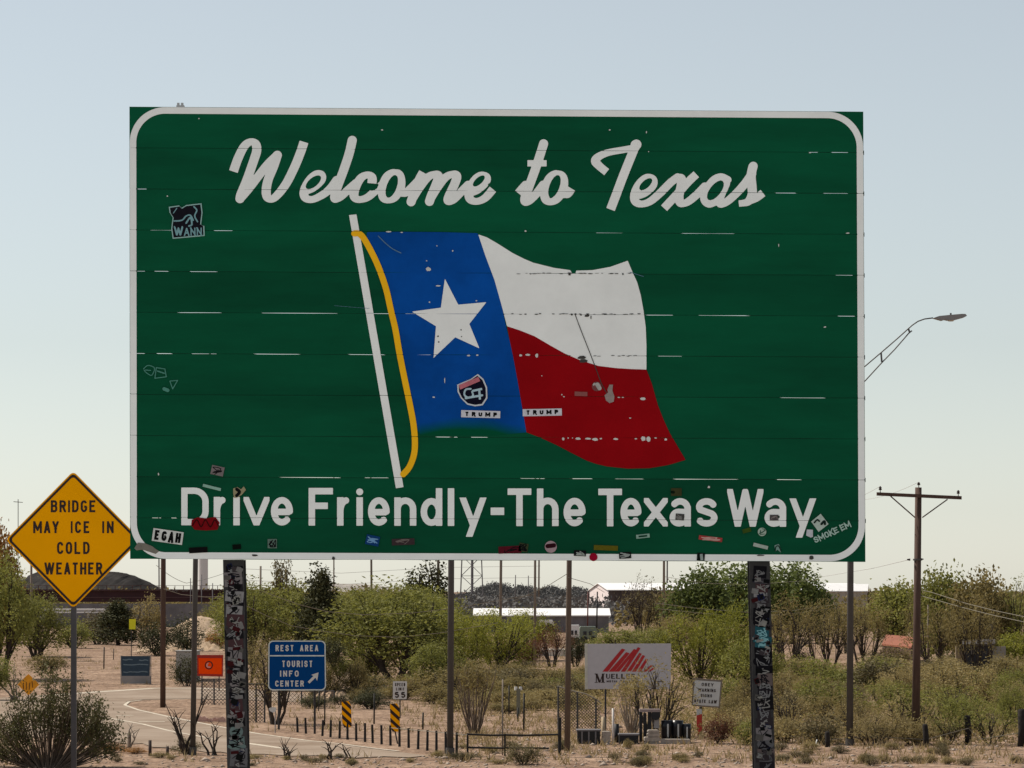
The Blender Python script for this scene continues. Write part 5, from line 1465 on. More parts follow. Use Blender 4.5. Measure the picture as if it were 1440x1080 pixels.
def ground_scrub():
    r_ = np.random.default_rng(31)
    px = np.concatenate([r_.uniform(1040, 1640, 1900), r_.uniform(640, 860, 420), r_.uniform(930, 1060, 260), r_.uniform(345, 640, 380)])
    py = np.concatenate([r_.uniform(940, 1050, 1900), r_.uniform(940, 1006, 420), r_.uniform(960, 1040, 260), r_.uniform(915, 968, 380)])
    d = 24174 / (py - HOR); x = (px - 720) * d / FPX
    C = np.stack([x, d, gz(x, d) + r_.uniform(.05, .45, len(x))], -1)
    h = len(C) // 2; r_.shuffle(C)
    for part_, lf in ((C[:h], 'brown'), (C[h:], 'dry')):
        V = leaves(part_, 34, np.full(len(part_), .24) * r_.uniform(.6, 1.5, len(part_)), .055, r_, .4, .4, .8)
        V[:, 2] = np.maximum(V[:, 2], -CAMH)
        tag(link('ground_scrub', mesh_np('ground_scrub', V, np.arange(len(V)).reshape(-1, 4), LEAF[lf])), 'low tangled scrub covering the ground between the bushes', 'scrub', kind='stuff')
ground_scrub()
def scatter_stones():
    r_ = np.random.default_rng(4)
    n = 9000
    d = 24174 / np.concatenate([r_.uniform(195, 256, n // 2), r_.uniform(120, 225, n - n // 2)])
    px = r_.uniform(-60, 1500, n); x = (px - 720) * d / FPX; py = HOR + 24174 / d
    keep = ~((px < 640) & (py > 963) & (py < 1062))
    x, d = x[keep], d[keep]; m = len(x); z = gz(x, d)
    s = r_.gamma(1.2, .017, m) + .012
    base = np.array([(1, 0, 0), (0, 1, 0), (-1, 0, 0), (0, -1, 0), (0, 0, .8), (.1, .1, -.3)], float)
    jit = r_.uniform(.6, 1.3, (m, 6, 3))
    V = (base[None] * jit * s[:, None, None] * np.array([1.2, 1, .8])) + np.stack([x, d, z + .01], -1)[:, None, :]
    f = np.array([(0, 1, 4), (1, 2, 4), (2, 3, 4), (3, 0, 4), (1, 0, 5), (2, 1, 5), (3, 2, 5), (0, 3, 5)])
    Fq = (f[None] + np.arange(m)[:, None, None] * 6).reshape(-1, 3)
    o = link('gravel', mesh_np('gravel', V.reshape(-1, 3), Fq, mat('desert_stone', (.20, .15, .115), .95, col2=(.46, .38, .31), scale=.5)))
    tag(o, 'scattered pale stones and gravel on the dirt', 'gravel', kind='stuff')
scatter_stones()
# ------------------------------------------------------------------ poles, lamps, wires
wood = mat('creosoted_pole_wood', (0.085, 0.052, 0.040), .9, var=.25, scale=3, stretch=(4, 4, .4), bump=.3, bscale=20)
greywood = mat('bleached_pole_wood', (0.20, 0.165, 0.135), .9, var=.2, scale=3, stretch=(4, 4, .4))
galv = mat('galvanised_steel', (0.075, 0.070, 0.066), .6, metal=.1, var=.12, scale=3)
darkmetal = mat('dark_lamp_metal', (0.10, 0.10, 0.10), .5, metal=.4)
porcelain = mat('brown_insulator', (0.035, 0.022, 0.02), .3)
wirem = mat('wire', (0.20, 0.18, 0.14), .6, metal=.3)

def simple_pole(name, x_top, y_top, x_b, y_b, wtop, wbot, m, label, cat='pole', d=None, group=None):
    d = d or D(y_b); p0 = P(x_b, y_b, d); p0.z = gzf(p0.x, d) - .1; p1 = P(x_top, y_top, d)
    b = MB(); k_ = d / FPX / 2
    b.tube([p0, p0.lerp(p1, .5), p1], [wbot * k_, (wtop + wbot) / 2 * k_, wtop * k_], 14)
    return tag(b.build(name, m, smooth=True), label, cat, group)

# the wooden utility pole on the right
d = D(1047)
t = thing('utility_pole', (P(1288, 1047, d).x, d, gzf(P(1288, 0, d).x, d)), 'brown wooden utility pole with crossarm and three insulators right of the sign', 'utility pole')
p0, p1 = P(1287.5, 1047, d) + Vector((0, 0, -.2)), P(1291.5, 685.5, d)
b = MB(); b.tube([p0, p0.lerp(p1, .5), p1], [6.1 * d / FPX, 5.2 * d / FPX, 4.6 * d / FPX], 16); b.build('pole', wood, t, True)
a, c = P(1232, 694.8, d), P(1351, 700.3, d)
b = MB(); n_ = Vector((0, .06, 0)); z_ = Vector((0, 0, .055)); o_ = Vector((0, -.19, 0))
b.add([a - n_ - z_ + o_, c - n_ - z_ + o_, c + n_ - z_ + o_, a + n_ - z_ + o_, a - n_ + z_ + o_, c - n_ + z_ + o_, c + n_ + z_ + o_, a + n_ + z_ + o_], [(0, 3, 2, 1), (4, 5, 6, 7), (0, 1, 5, 4), (1, 2, 6, 5), (2, 3, 7, 6), (3, 0, 4, 7)])
b.build('crossarm', wood, t)
for xa, ya, xb, yb2 in ((1251, 698, 1286, 728), (1331, 702.5, 1296, 728)):
    b = MB(); b.tube([P(xa, ya, d) + Vector((0, -.27, 0)), P(xb, yb2, d) + Vector((0, -.17, 0))], .022, 6); b.build('brace', wood, t)
INS = []
for x, y0, y1, oy in ((1237, 694, 684, -.19), (1292, 686, 678, 0), (1346.5, 699, 689.5, -.19)):
    b = MB(); q0, q1 = P(x, y0, d) + Vector((0, oy, 0)), P(x, y1, d) + Vector((0, oy, 0)); h = q1.z - q0.z
    b.tube([q0, q0 + Vector((0, 0, h * .45)), q0 + Vector((0, 0, h * .46)), q0 + Vector((0, 0, h * .62)), q0 + Vector((0, 0, h * .66)), q0 + Vector((0, 0, h * .82)), q0 + Vector((0, 0, h * .86)), q1], [.014, .014, .045, .06, .035, .055, .035, .02], 10)
    b.build('insulator', porcelain, t); INS.append(q1)
b = MB(); q = P(1290.4, 787, d); b.tube([q + Vector((0, 0, -.03)), q + Vector((0, 0, .03))], .155, 16); b.build('band', galv, t)
b = MB(); q = P(1280, 787, d); b.tube([q, q + Vector((-.11, 0, 0))], [.04, .02], 8); q = P(1295, 786.3, d); b.tube([q, q + Vector((.09, 0, 0))], [.035, .015], 8); b.build('strain_clamp', porcelain, t)['kind'] = 'stuff'

# street lamps
def street_lamp(xb, yb_, xt, yt, w, label, lean=0):
    d = D(yb_)
    t = thing('street_lamp', (P(xb, 0, d).x, d, gzf(P(xb, 0, d).x, d)), label, 'street lamp')
    k_ = d / FPX
    p0, p1 = P(xb, yb_, d) + Vector((0, 0, -.1)), P(xt, yt, d)
    b = MB(); b.tube([p0, p0.lerp(p1, .5), p1], [w / 2 * k_ * 1.08, w / 2 * k_, w / 2 * k_ * .6], 18); b.build('pole', galv, t, True)
    b = MB(); b.tube([p0, p0 + Vector((0, 0, .35))], w / 2 * k_ * 1.45, 18); b.build('base_plate', galv, t)
    def Q(x, y): return P(x + (xt - 1197), y + (yt - 520), d)
    b = MB()
    b.tube([Q(1198, 529), Q(1217, 514.5), Q(1240, 495), Q(1262, 476), Q(1277, 462.5), Q(1283, 457.2), Q(1291, 451.8), Q(1300, 448.6), Q(1312, 447)], .021, 8); b.build('upper_arm', darkmetal, t, True)
    b = MB(); b.tube([Q(1198, 553), Q(1217, 535), Q(1240, 510), Q(1258, 491.5), Q(1278, 468.5), Q(1282.5, 465)], .021, 8); b.build('lower_arm', darkmetal, t, True)
    for (a1, b1, a2, b2) in ((1239, 496, 1240, 509), (1277.5, 462.5, 1279.5, 468)):
        b = MB(); b.tube([Q(a1, b1), Q(a2, b2)], .03, 8); b.build('strut', darkmetal, t)
    # cobra head, profile pushed sideways
    prof = [(1312, 447.6), (1320, 444.8), (1334, 443.4), (1352, 441.8), (1357, 442), (1359, 444.6), (1355, 446.6), (1340, 450.6), (1333, 450.8), (1328, 449.8), (1324, 451), (1318, 449.4)]
    b = MB(); pts = [Q(*p) for p in prof]
    b.prism([p + Vector((0, -.16, 0)) for p in pts], (0, .32, 0)); hd = b.build('lamp_head', mat('grey_lamp_head', (.24, .24, .24), .5, var=.05), t)
    b = MB(); q = Q(1337, 450.6); b.tube([q + Vector((0, 0, -.03)), q + Vector((0, 0, .02))], [.08, .13], 14); b.build('lens', mat('lamp_lens', (.5, .5, .48), .2), hd)
    b = MB(); q = Q(1337, 443.2); b.tube([q, q + Vector((0, 0, .07))], .03, 8); b.build('photocell', darkmetal, hd)
street_lamp(1195, 1050, 1197, 520, 9.0, 'tall grey street lamp whose curved arm reaches out right of the sign')
street_lamp(633, 1063, 636, 505, 8.6, 'grey street lamp post standing under the middle of the sign')
street_lamp(271, 1062, 279, 500, 7.2, 'slim leaning grey street lamp post left of the left sign post')

simple_pole('utility_pole', 230.5, 560, 229, 995, 6, 8, wood, 'reddish brown wooden pole on the dirt island by the road')
simple_pole('utility_pole', 803, 560, 797.5, 1056, 6.5, 8.5, mat('dull_brown_pole', (.12, .09, .07), .9, var=.25, scale=3, stretch=(4, 4, .4)), 'weathered wooden pole standing right of the pipe gate')
simple_pole('utility_pole', 469.5, 640, 469.5, 900, 1.6, 2.0, greywood, 'thin distant pole above the dark juniper', d=360)
simple_pole('utility_pole', 521, 640, 523, 866, 2.4, 3.4, greywood, 'thin pale distant pole right of the dark juniper', d=330)
simple_pole('utility_pole', 617.5, 640, 615.5, 876, 2.4, 4.6, greywood, 'pale tapered distant pole beside the bare plumed tree', d=330)
simple_pole('utility_pole', 706, 640, 703, 940, 3.0, 4.6, greywood, 'pale distant pole left of centre below the sign', d=225)
simple_pole('utility_pole', 753, 640, 752, 946, 2.6, 4.0, greywood, 'pale slim pole in front of the long white shed', d=220)
simple_pole('utility_pole', 759, 640, 757.5, 830, 2.2, 2.4, greywood, 'faint far pole just right of the pale slim pole', d=700)
simple_pole('utility_pole', 934, 640, 933.5, 892, 2.0, 4.2, greywood, 'pale double pole, left one, before the cottonwoods', d=390)
simple_pole('utility_pole', 939, 640, 938, 850, 1.8, 2.2, concrete_dk, 'thin dark pole right behind the pale double pole', d=600)
simple_pole('utility_pole', 1305, 850, 1305, 945, 1.8, 2.6, greywood, 'short pale slim pole right of the brown utility pole', d=214)
simple_pole('utility_pole', 223, 700, 224, 860, 1.8, 1.8, concrete_dk, 'thin far pole close left of the reddish wooden pole', d=600)
simple_pole('utility_pole', 366.5, 796, 366, 860, 2.8, 3.0, greywood, 'short leaning stub pole on the skyline right of the left post', d=420)
simple_pole('utility_pole', 725, 808.5, 724, 850, 1.3, 1.5, concrete_dk, 'tiny pole on the dark hill, left of two', d=1200)
simple_pole('utility_pole', 743, 809.5, 743, 850, 1.3, 1.5, concrete_dk, 'tiny pole on the dark hill, right of two', d=1200)
simple_pole('utility_pole', 827, 832, 826, 905, 1.8, 2.0, rust, 'thin reddish pole left of the pinkish gable', d=400)
simple_pole('utility_pole', 840, 832, 839, 905, 2.0, 2.2, black_steel, 'thin black pole in front of the pinkish gable', d=402)
simple_pole('utility_pole', 44, 770, 44, 880, 3.0, 4.0, greywood, 'grey pole hidden behind the diamond sign at left', d=380)
# pairs of thin lights on the overpass
for x, y in ((268, 813), (299, 820), (283.5, 808)):
    simple_pole('light_pole', x, y, x, 832, 1.3, 1.4, concrete_dk, 'short lamp post on the overpass railing', 'lamp post', d=498, group='lamp posts on the overpass')
for x, y in ((346, 814), ):
    simple_pole('light_pole', x, y, x, 832, 1.8, 2.0, concrete_dk, 'thicker short post at the overpass end right of the left sign post', 'lamp post', d=498)
# antenna behind the diamond sign
d = 300; t = thing('antenna_mast', (P(25, 0, d).x, d, gzf(P(25, 0, d).x, d)), 'thin antenna mast with crossbar above the left edge', 'antenna')
b = MB(); b.tube([P(25.5, 960, d), P(25.5, 702, d)], .035, 6); b.build('mast', galv, t)
b = MB(); b.tube([P(19, 705.5, d), P(32, 706.5, d)], .03, 6); b.build('crossbar', galv, t)

def cable(pts, r, label, group=None, sag=0, m=None):
    b = MB(); c = []
    for i in range(len(pts) - 1):
        p, q = Vector(pts[i]), Vector(pts[i + 1])
        for k in range(10):
            t_ = k / 10; v = p.lerp(q, t_); v.z -= sag * 4 * t_ * (1 - t_); c.append(v)
    c.append(Vector(pts[-1])); b.tube(c, r, 5)
    return tag(b.build('cable', m or wirem), label, 'cable', group)
def cpx(pts, d0, d1=None):
    d1 = d1 or d0; n = len(pts) - 1
    return [P(x, y, d0 + (d1 - d0) * i / max(n, 1)) for i, (x, y) in enumerate(pts)]
pale = mat('pale_cable', (.30, .26, .20), .7)
cable(cpx([(230, 828), (255, 836), (290, 839.5), (345, 838)], 145), .012, 'pale cable drooping in front of the overpass', m=pale)
cable(cpx([(343, 850), (375, 866), (410, 880), (450, 887), (500, 894), (560, 896), (620, 890), (700, 876)], 145, 150), .012, 'lower pale cable crossing the olive trees', m=pale)
cable(cpx([(370, 832), (420, 850), (460, 860), (510, 864.5), (580, 862), (640, 855), (750, 836)], 135, 140), .012, 'upper pale cable crossing the olive trees', m=pale)
cable(cpx([(720, 846), (770, 824), (799, 806)], 106), .010, 'thin wire rising left of the weathered pole')
cable(cpx([(799, 812), (830, 821), (850, 833)], 106, 150), .010, 'thin wire falling right of the weathered pole')
cable(cpx([(935, 811), (990, 820), (1056, 822), (1128, 817), (1150, 816)], 190, 290), .012, 'pale cable before the cottonwoods, upper one', m=pale)
cable(cpx([(920, 848), (985, 856), (1056, 861.5), (1120, 858), (1175, 850), (1200, 846)], 150, 250), .012, 'pale cable before the cottonwoods, lower thick one', m=pale)
cable(cpx([(925, 856), (985, 862), (1056, 868), (1120, 862), (1175, 855), (1200, 852)], 150, 250), .010, 'pale cable before the cottonwoods, lowest thin one', m=pale)
cable(cpx([(1289, 828), (1310, 833), (1360, 849), (1400, 859), (1446, 868.5)], 112, 104), .010, 'pale cable running right from the brown utility pole, upper one')
cable(cpx([(1289, 836), (1310, 842), (1360, 856), (1400, 866), (1446, 876)], 112, 104), .010, 'pale cable running right from the brown utility pole, lower one')
thin = mat('thin_wire_grey', (.45, .44, .42), .6)
cable([INS[0], P(1150, 712, 160)], .008, 'thin top wire leaving the left insulator', sag=.2, m=thin)
cable([INS[1], P(1180, 700, 170)], .008, 'thin top wire leaving the middle insulator', sag=.3, m=thin)
cable([P(1278, 787, D(1047)), P(1228, 799, 150), P(1150, 812, 200)], .012, 'thin guy wire sloping left from the pole clamp', m=thin)
cable([P(220, 795, 146), P(262, 820, 170), P(330, 800, 200)], .012, 'thin sagging wire beside the reddish pole', sag=.1)
for i, (y, l) in enumerate(((806, 'upper'), (822, 'lower'))):
    cable(cpx([(345, y - 6), (480, y), (620, y - 8), (760, y - 10)], 700, 900), .04, 'faint far power line across the sky gap, %s one' % l, m=thin)

# ------------------------------------------------------------------ road signs
yellow = mat('yellow_warning_sheeting', (1.0, 0.415, 0.001), .8, var=.04, scale=2, spec=.02)
blackp = mat('black_sign_print', (0.022, 0.008, 0.006), .5)
signblue = mat('blue_sign_sheeting', (0.002, 0.052, 0.20), .8, var=.06, spec=.05)
signwhite = mat('white_sign_sheeting', (.62, .62, .60), .5, var=.05)
orange = mat('orange_sign_sheeting', (0.97, 0.07, 0.003), .8, var=.05, spec=.05)
def roundpoly(poly, r, n=5):
    out = []; N_ = len(poly)
    for i in range(N_):
        p = Vector(poly[i]); a = Vector(poly[i - 1]); c = Vector(poly[(i + 1) % N_])
        u, v = (a - p).normalized(), (c - p).normalized(); ang = u.angle(v); tl = r / math.tan(ang / 2)
        s, e = p + u * tl, p + v * tl; cen = p + (u + v).normalized() * (r / math.sin(ang / 2))
        a0 = math.atan2(s.y - cen.y, s.x - cen.x); a1 = math.atan2(e.y - cen.y, e.x - cen.x)
        da = (a1 - a0 + math.pi) % (2 * math.pi) - math.pi
        out += [(cen.x + r * math.cos(a0 + da * k / n), cen.y + r * math.sin(a0 + da * k / n)) for k in range(n + 1)]
    return out
def plate(poly, d, off, th, name, m, parent):
    b = MB(); pm = pml(off, d); pts = [Vector(pm(*p)) for p in poly]
    area = sum(poly[i][0] * poly[(i + 1) % len(poly)][1] - poly[(i + 1) % len(poly)][0] * poly[i][1] for i in range(len(poly)))
    if area > 0: pts = pts[::-1]
    b.prism(pts, (0, th, 0)); return b.build(name, m, parent)
def ring(poly_o, poly_i, d, off, name, m, parent, c):
    xs = [p[0] for p in poly_o]; ys = [p[1] for p in poly_o]
    f = Field(min(xs) - 1, min(ys) - 1, max(xs) + 1, max(ys) + 1, c); f.poly(poly_o); f.poly(poly_i, 'sub')
    return f.mesh(pml(off, d)).build(name, m, parent)
def txt(st, d, off, m, parent, c=.3, name='lettering'):
    return print_part(name, st, bb(st, 1), c, pml(off, d), m, parent)
def letters_of(s, x0, x1, yt, yb_, w, gap):
    H = yb_ - yt; wd = {'I': w / H, 'M': .85, 'W': 1.0}; ws = [wd.get(c, .62) for c in s]
    k = (x1 - x0) / (sum(ws) + gap * (len(s) - 1)); x = x0; out = []
    for c, l in zip(s, ws):
        out.append(glyph(c, x, x + l * k, yt, yb_, w)); x += (l + gap) * k
    return out
def post(x0, y0, x1, y1, w, d, m, parent, name='post'):
    b = MB(); k_ = d / FPX; p0, p1 = P(x0, y0, d), P(x1, y1, d)
    b.tube([p0 + Vector((0, .04, 0)), p1 + Vector((0, .04, 0))], w / 2 * k_, 10); return b.build(name, m, parent)

# yellow diamond
d = 32.4
def sc(poly, s): 
    cx, cy = 103, 759; return [(cx + (x - cx) * s, cy + (y - cy) * s) for x, y in poly]
dia = [(103, 662.5), (198, 759), (103, 855.5), (8, 759)]
t = thing('warning_sign', (P(103, 0, d).x, d, gzf(P(103, 0, d).x, d)), 'yellow diamond warning sign on a square post left of the welcome sign', 'road sign')
plate(roundpoly(dia, 6), d, 0, .003, 'panel', yellow, t)
ring(roundpoly(sc(dia, .972), 5.5), roundpoly(sc(dia, .925), 4.5), d, .002, 'border', blackp, t, .5)
for word, x0_, x1_, ya_, yb3, g_ in (('BRIDGE', 71.5, 134.8, 703.6, 720.4, .20), ('MAY', 46.7, 82.6, 733, 749.8, .2), ('ICE', 99.6, 126.2, 733, 749.8, .25), ('IN', 143.8, 159.8, 733, 749.8, .25), ('COLD', 80.2, 126, 762, 779.2, .22), ('WEATHER', 62.5, 143.8, 791, 808, .18)):
    for l_ in letters_of(word, x0_, x1_, ya_, yb3, 3.0, g_): txt(l_, d, .002, blackp, t, .4, 'letter')
b = MB(); q = P(103.5, 840, d); zb_ = gzf(q.x, d) - .1; w_ = 6.6 * d / FPX
b.box((q.x, d + .035, (q.z + zb_) / 2 + .3), (w_, w_, q.z - zb_ + .6)); b.build('post', mat('sign_post_steel', (.07, .066, .07), .6, metal=.1, var=.12), t)
b = MB(); b.box((q.x - w_ / 2 - .003, d + .035, (P(0, 856, d).z + zb_) / 2), (.006, w_ * .9, P(0, 856, d).z - zb_)); b.build('post_edge', galv, t)

# blue rest area sign
d = 117.0
t = thing('rest_area_sign', (P(418, 0, d).x, d, gzf(P(418, 0, d).x, d)), 'blue guide sign with white lettering for a rest area and tourist information', 'road sign')
R_ = [(377.5, 900.8), (457.8, 900.8), (458.5, 970.8), (377, 970.8)]
plate(roundpoly(R_, 7), d, 0, .02, 'panel', signblue, t)
inn = [(379, 902.3), (456.3, 902.3), (457, 969.3), (378.5, 969.3)]
ring(roundpoly(R_, 6.5), roundpoly(inn, 5.5), d, .004, 'border', mat('pale_sign_rim', (.62, .68, .66), .5), t, .3)
plate([(378.5, 921.3), (457, 921.3), (457, 923), (378.5, 923)], d, .004, .003, 'divider', mat('pale_sign_rim', (.62, .68, .66), .5), t)
st = text('REST AREA', 387.5, 447.5, 907, 915.8, 1.7, gap=.3, space=.6) + text('TOURIST', 396.5, 439.5, 929, 938, 1.7, gap=.3) + text('INFO', 393.8, 420, 943, 951.5, 1.7, gap=.3) + text('CENTER', 387, 427.3, 957, 965.5, 1.7, gap=.26)
txt(st, d, .006, signwhite, t, .25)
st = [([(434, 960), (444.5, 949.5)], 3.6, 'B', None)]
f = Field(428, 942, 450, 965, .25); f.strokes(st); f.poly([(448, 945.5), (437.8, 949), (441.5, 951), (444, 953.5), (446, 957.5)])
f.mesh(pml(.006, d)).build('arrow', signwhite, t)
for x in (392, 442.5):
    post(x, 1032 if x > 400 else 1026, x, 910, 3.2, d + .1, steel_dark, t)

# object markers
for xb, y0, y1, xt, lab in ((490, 986, 1023, 486, 'left of the two striped yellow and black object markers by the road'), (560, 989, 1029, 554, 'right of the two striped yellow and black object markers by the road')):
    d = D(y1 + 17)
    t = thing('object_marker', (P(xb, 0, d).x, d, gzf(P(xb, 0, d).x, d)), lab, 'marker')
    w = 12.2
    po = [(xt - w / 2 + .5, y0 + 1), (xt + w / 2 - 2, y0), (xt + w / 2 + 1.5, y0 + 6), (xt + w / 2 + 2.5, y1 - 2), (xt + w / 2, y1), (xt - w / 2 + 4, y1), (xt - w / 2 + 1.2, y1 - 7)]
    plate(po, d, 0, .01, 'panel', yellow, t)
    f = Field(xt - 10, y0 - 2, xt + 12, y1 + 2, .3); f.poly(po)
    g = np.full(f.X.shape, -9.0)
    for k in range(4):
        yc = y0 + 2.5 + k * (y1 - y0) / 3.15
        nrm = (f.Y - yc) - (f.X - xt) * .92
        g = np.maximum(g, 2.9 - np.abs(nrm))
    f.phi = np.minimum(f.phi, g); f.mesh(pml(.004, d)).build('stripe', blackp, t)['kind'] = 'stuff'
    post((xt + xb) / 2 + 2, y1 + 17, xt + 1, y1 - 3, 2.0, d, steel_dark, t)

# speed limit
d = 134
t = thing('speed_limit_sign', (P(562.5, 0, d).x, d, gzf(P(562.5, 0, d).x, d)), 'white speed limit sign reading 55 in front of the brown thicket', 'road sign')
plate(roundpoly([(552.6, 958), (572.4, 958), (572, 983.2), (552.4, 983.2)], 1.5), d, 0, .01, 'panel', signwhite, t)
st = text('SPEED', 555.5, 569.8, 960.4, 965, .95, gap=.3) + text('LIMIT', 557, 568.5, 966.8, 971, .95, gap=.3)
st += text('55', 555, 570, 973, 981.4, 1.9, gap=.28)
txt(st, d, .006, blackp, t, .2)
post(562.5, 1010, 562.5, 960, 1.8, d, steel_dark, t)

# obey warning signs plate (slightly tilted)
d = 118
t = thing('state_law_sign', (P(988, 0, d).x, d, gzf(P(988, 0, d).x, d)), 'small white sign reading obey warning signs state law', 'road sign')
Rr = [(977, 956.5), (1013.5, 959), (1010.5, 993.5), (974.2, 991)]
plate(Rr, d, 0, .01, 'panel', signwhite, t)
Ro = [(974.5, 953), (1016, 956.5), (1012.5, 995.5), (972.5, 992.8)]
ring(Ro, Rr, d, -.012, 'frame', mat('sign_back_board', (.22, .18, .14), .8), t, .3)
st = text('OBEY', 986, 1002.5, 960.6, 965, .95, gap=.25) + text('WARNING', 981.5, 1006.5, 968.4, 972.8, 1.0, gap=.22) + text('SIGNS', 985.5, 1001.5, 976, 980.4, .95, gap=.25) + text('STATE LAW', 976.8, 1008.6, 984, 988.6, 1.05, gap=.2)
txt(rots(st, 993, 975, 3.2), d, .006, blackp, t, .2)
post(985, 1048, 985.5, 994, 4.4, d + .2, black_steel, t)
# red and white reflector post below it
d = 117.5
t = thing('reflector_post', (P(983, 0, d).x, d, gzf(P(983, 0, d).x, d)), 'narrow red and white reflector board under the state law sign', 'marker')
plate([(979.5, 997), (986.8, 997), (987, 1004), (979.6, 1006)], d, 0, .02, 'white_band', signwhite, t)
plate([(979.6, 1006), (987, 1004), (987, 1027), (981.5, 1033), (979.8, 1020)], d, 0, .02, 'red_band', mat('red_reflector', (.55, .045, .03), .5), t)
b = MB(); q = P(983, 1030, d); b.box((q.x, d + .05, (q.z - CAMH) / 2), (.06, .06, q.z + CAMH)); b.build('post', steel_dark, t)

# orange sign
d = 168
t = thing('orange_sign', (P(297, 0, d).x, d, gzf(P(297, 0, d).x, d)), 'bright orange rectangular sign with a round dark emblem left of the left post', 'road sign')
plate([(277, 921), (314, 921), (313.5, 951.5), (277.5, 950.5)], d, 0, .01, 'panel', orange, t)
f = Field(274, 917, 318, 955, .25); f.poly([(277, 921), (314, 921), (313.5, 951.5), (277.5, 950.5)]); f.poly([(279, 925.5), (312, 925.5), (311.8, 948.3), (279.4, 947.5)], 'sub')
f.mesh(pml(.006, d)).build('border', mat('dark_red_edge', (.35, .02, .01), .6), t)
st = [(arc(293.7, 935.5, 5, 5.2, 0, 360, 24), 1.4, 'R', None)]
txt(st, d, .008, blackp, t, .25, 'emblem')
st = [(arc(293.7, 935.5, 2.8, 2.8, 60, 250, 10), 1.6, 'R', None)]
txt(st, d, .008, mat('emblem_pale', (.6, .35, .32), .6), t, .25, 'emblem')
for x in (284, 308): post(x, 972, x, 925, 1.5, d, steel_dark, t)

# grey blue display board, cabinet
d = 182
t = thing('display_board', (P(191, 0, d).x, d, gzf(P(191, 0, d).x, d)), 'slate blue information board with faint pale lines beside the road', 'sign board')
plate([(170.5, 922.5), (211, 922.5), (210.5, 950.5), (171, 950.5)], d, 0, .06, 'panel', mat('slate_blue_board', (.028, .055, .085), .6, var=.15), t)
plate([(171, 950.5), (211, 950.5), (212, 961.5), (171, 961.5)], d, .02, .3, 'base', concrete, t)
for (x0, x1, y) in ((173, 186, 927.5), (196, 208, 928.3), (174, 208, 934.5), (174, 188, 945), (187, 207, 944.6)):
    st = [(catmull([(x0, y), ((x0 * 2 + x1) / 3, y + .6), ((x0 + x1 * 2) / 3, y - .4), (x1, y + .3)], 3), 1.4, 'R', None)]
    txt(st, d, .01, mat('faded_board_print', (.16, .22, .26), .7), t, .3, 'faded_line')
for x in (170, 212): post(x, 966, x, 922, 1.3, d, concrete, t)
b = MB(); q0, q1 = P(247, 916.5, 186), P(277, 961, 186); b.box(((q0.x + q1.x) / 2, 187, (q0.z - CAMH) / 2), (q1.x - q0.x, 1.6, q0.z + CAMH))
b.box(((q0.x + q1.x) / 2, 187, q0.z + .03), (q1.x - q0.x + .1, 1.7, .06))
tag(b.build('utility_cabinet', mat('pale_cabinet', (.34, .33, .31), .7, var=.08)), 'pale grey utility cabinet behind the leaning lamp post', 'cabinet')
# small lime sign
d = 260
t = thing('lime_sign', (P(186, 0, d).x, d, gzf(P(186, 0, d).x, d)), 'small lime yellow sign on a thin post in the left distance', 'road sign')
plate([(181.5, 870.5), (191, 870.5), (190.5, 885), (181.5, 885)], d, 0, .01, 'panel', mat('lime_sheeting', (.75, .72, .02), .5, var=.05), t)
post(184.5, 923, 185, 872, 1.2, d, steel_dark, t)
# small yellow diamond, occluded by the creosote bush
d = 140
t = thing('warning_sign', (P(39.5, 0, d).x, d, gzf(P(39.5, 0, d).x, d)), 'small amber diamond sign half hidden by the creosote bush', 'road sign')
d2 = [(40, 947.5), (55.5, 962.5), (40, 978), (24.5, 962.5)]
plate(roundpoly(d2, 1.2), d, 0, .01, 'panel', mat('aged_amber_sheeting', (.75, .30, .01), .6, var=.2, scale=4), t)
st = [([(33, 969), (33, 960)], 1.2, 'B', None), ([(37, 970), (37, 959)], 1.2, 'B', None), ([(41, 970), (42, 960)], 1.2, 'B', None), ([(46, 967), (45, 958)], 1.2, 'B', None)]
txt(st, d, .006, mat('amber_print', (.13, .05, .01), .7), t, .3, 'marking')
post(40, 1000, 40, 950, 1.6, d, steel_dark, t)

# company billboard
d = 122
t = thing('company_billboard', (P(882, 0, d).x, d, gzf(P(882, 0, d).x, d)), 'pale grey company billboard with red slanted stripes', 'billboard')
bbp = [(823, 905.5), (943.8, 905), (943, 969), (823.4, 969)]
plate(bbp, d, 0, .08, 'panel', mat('pale_billboard', (.50, .48, .50), .6, var=.04), t)
plate([(822.3, 905), (826.2, 905), (826.4, 969.3), (822.7, 969.3)], d, .02, .05, 'edge_trim', mat('billboard_trim', (.55, .54, .47), .6), t)
redp = mat('red_stripe_print', (.45, .02, .025), .55, var=.1)
f = Field(842, 902, 938, 948, .3)
for (xt_, yt_, wd_, xb_) in ((876.5, 912, 4.2, 847), (882.5, 917, 4.4, 855.8), (893, 912.5, 3.3, 864.5), (898.5, 910, 3.3, 873), (900.5, 918, 3.2, 881), (905, 921, 3.1, 888.5), (909.5, 926, 2.8, 896), (916.5, 935, 2.4, 904), (920, 938, 1.8, 911)):
    f.poly([(xb_, 944.5), (xb_ + wd_ * 1.9, 944.5), (xt_ + wd_ * .7, yt_ + 1.5), (xt_ - wd_ * .45, yt_)])
f.mesh(pml(.006, d)).build('red_logo', redp, t)
st = []
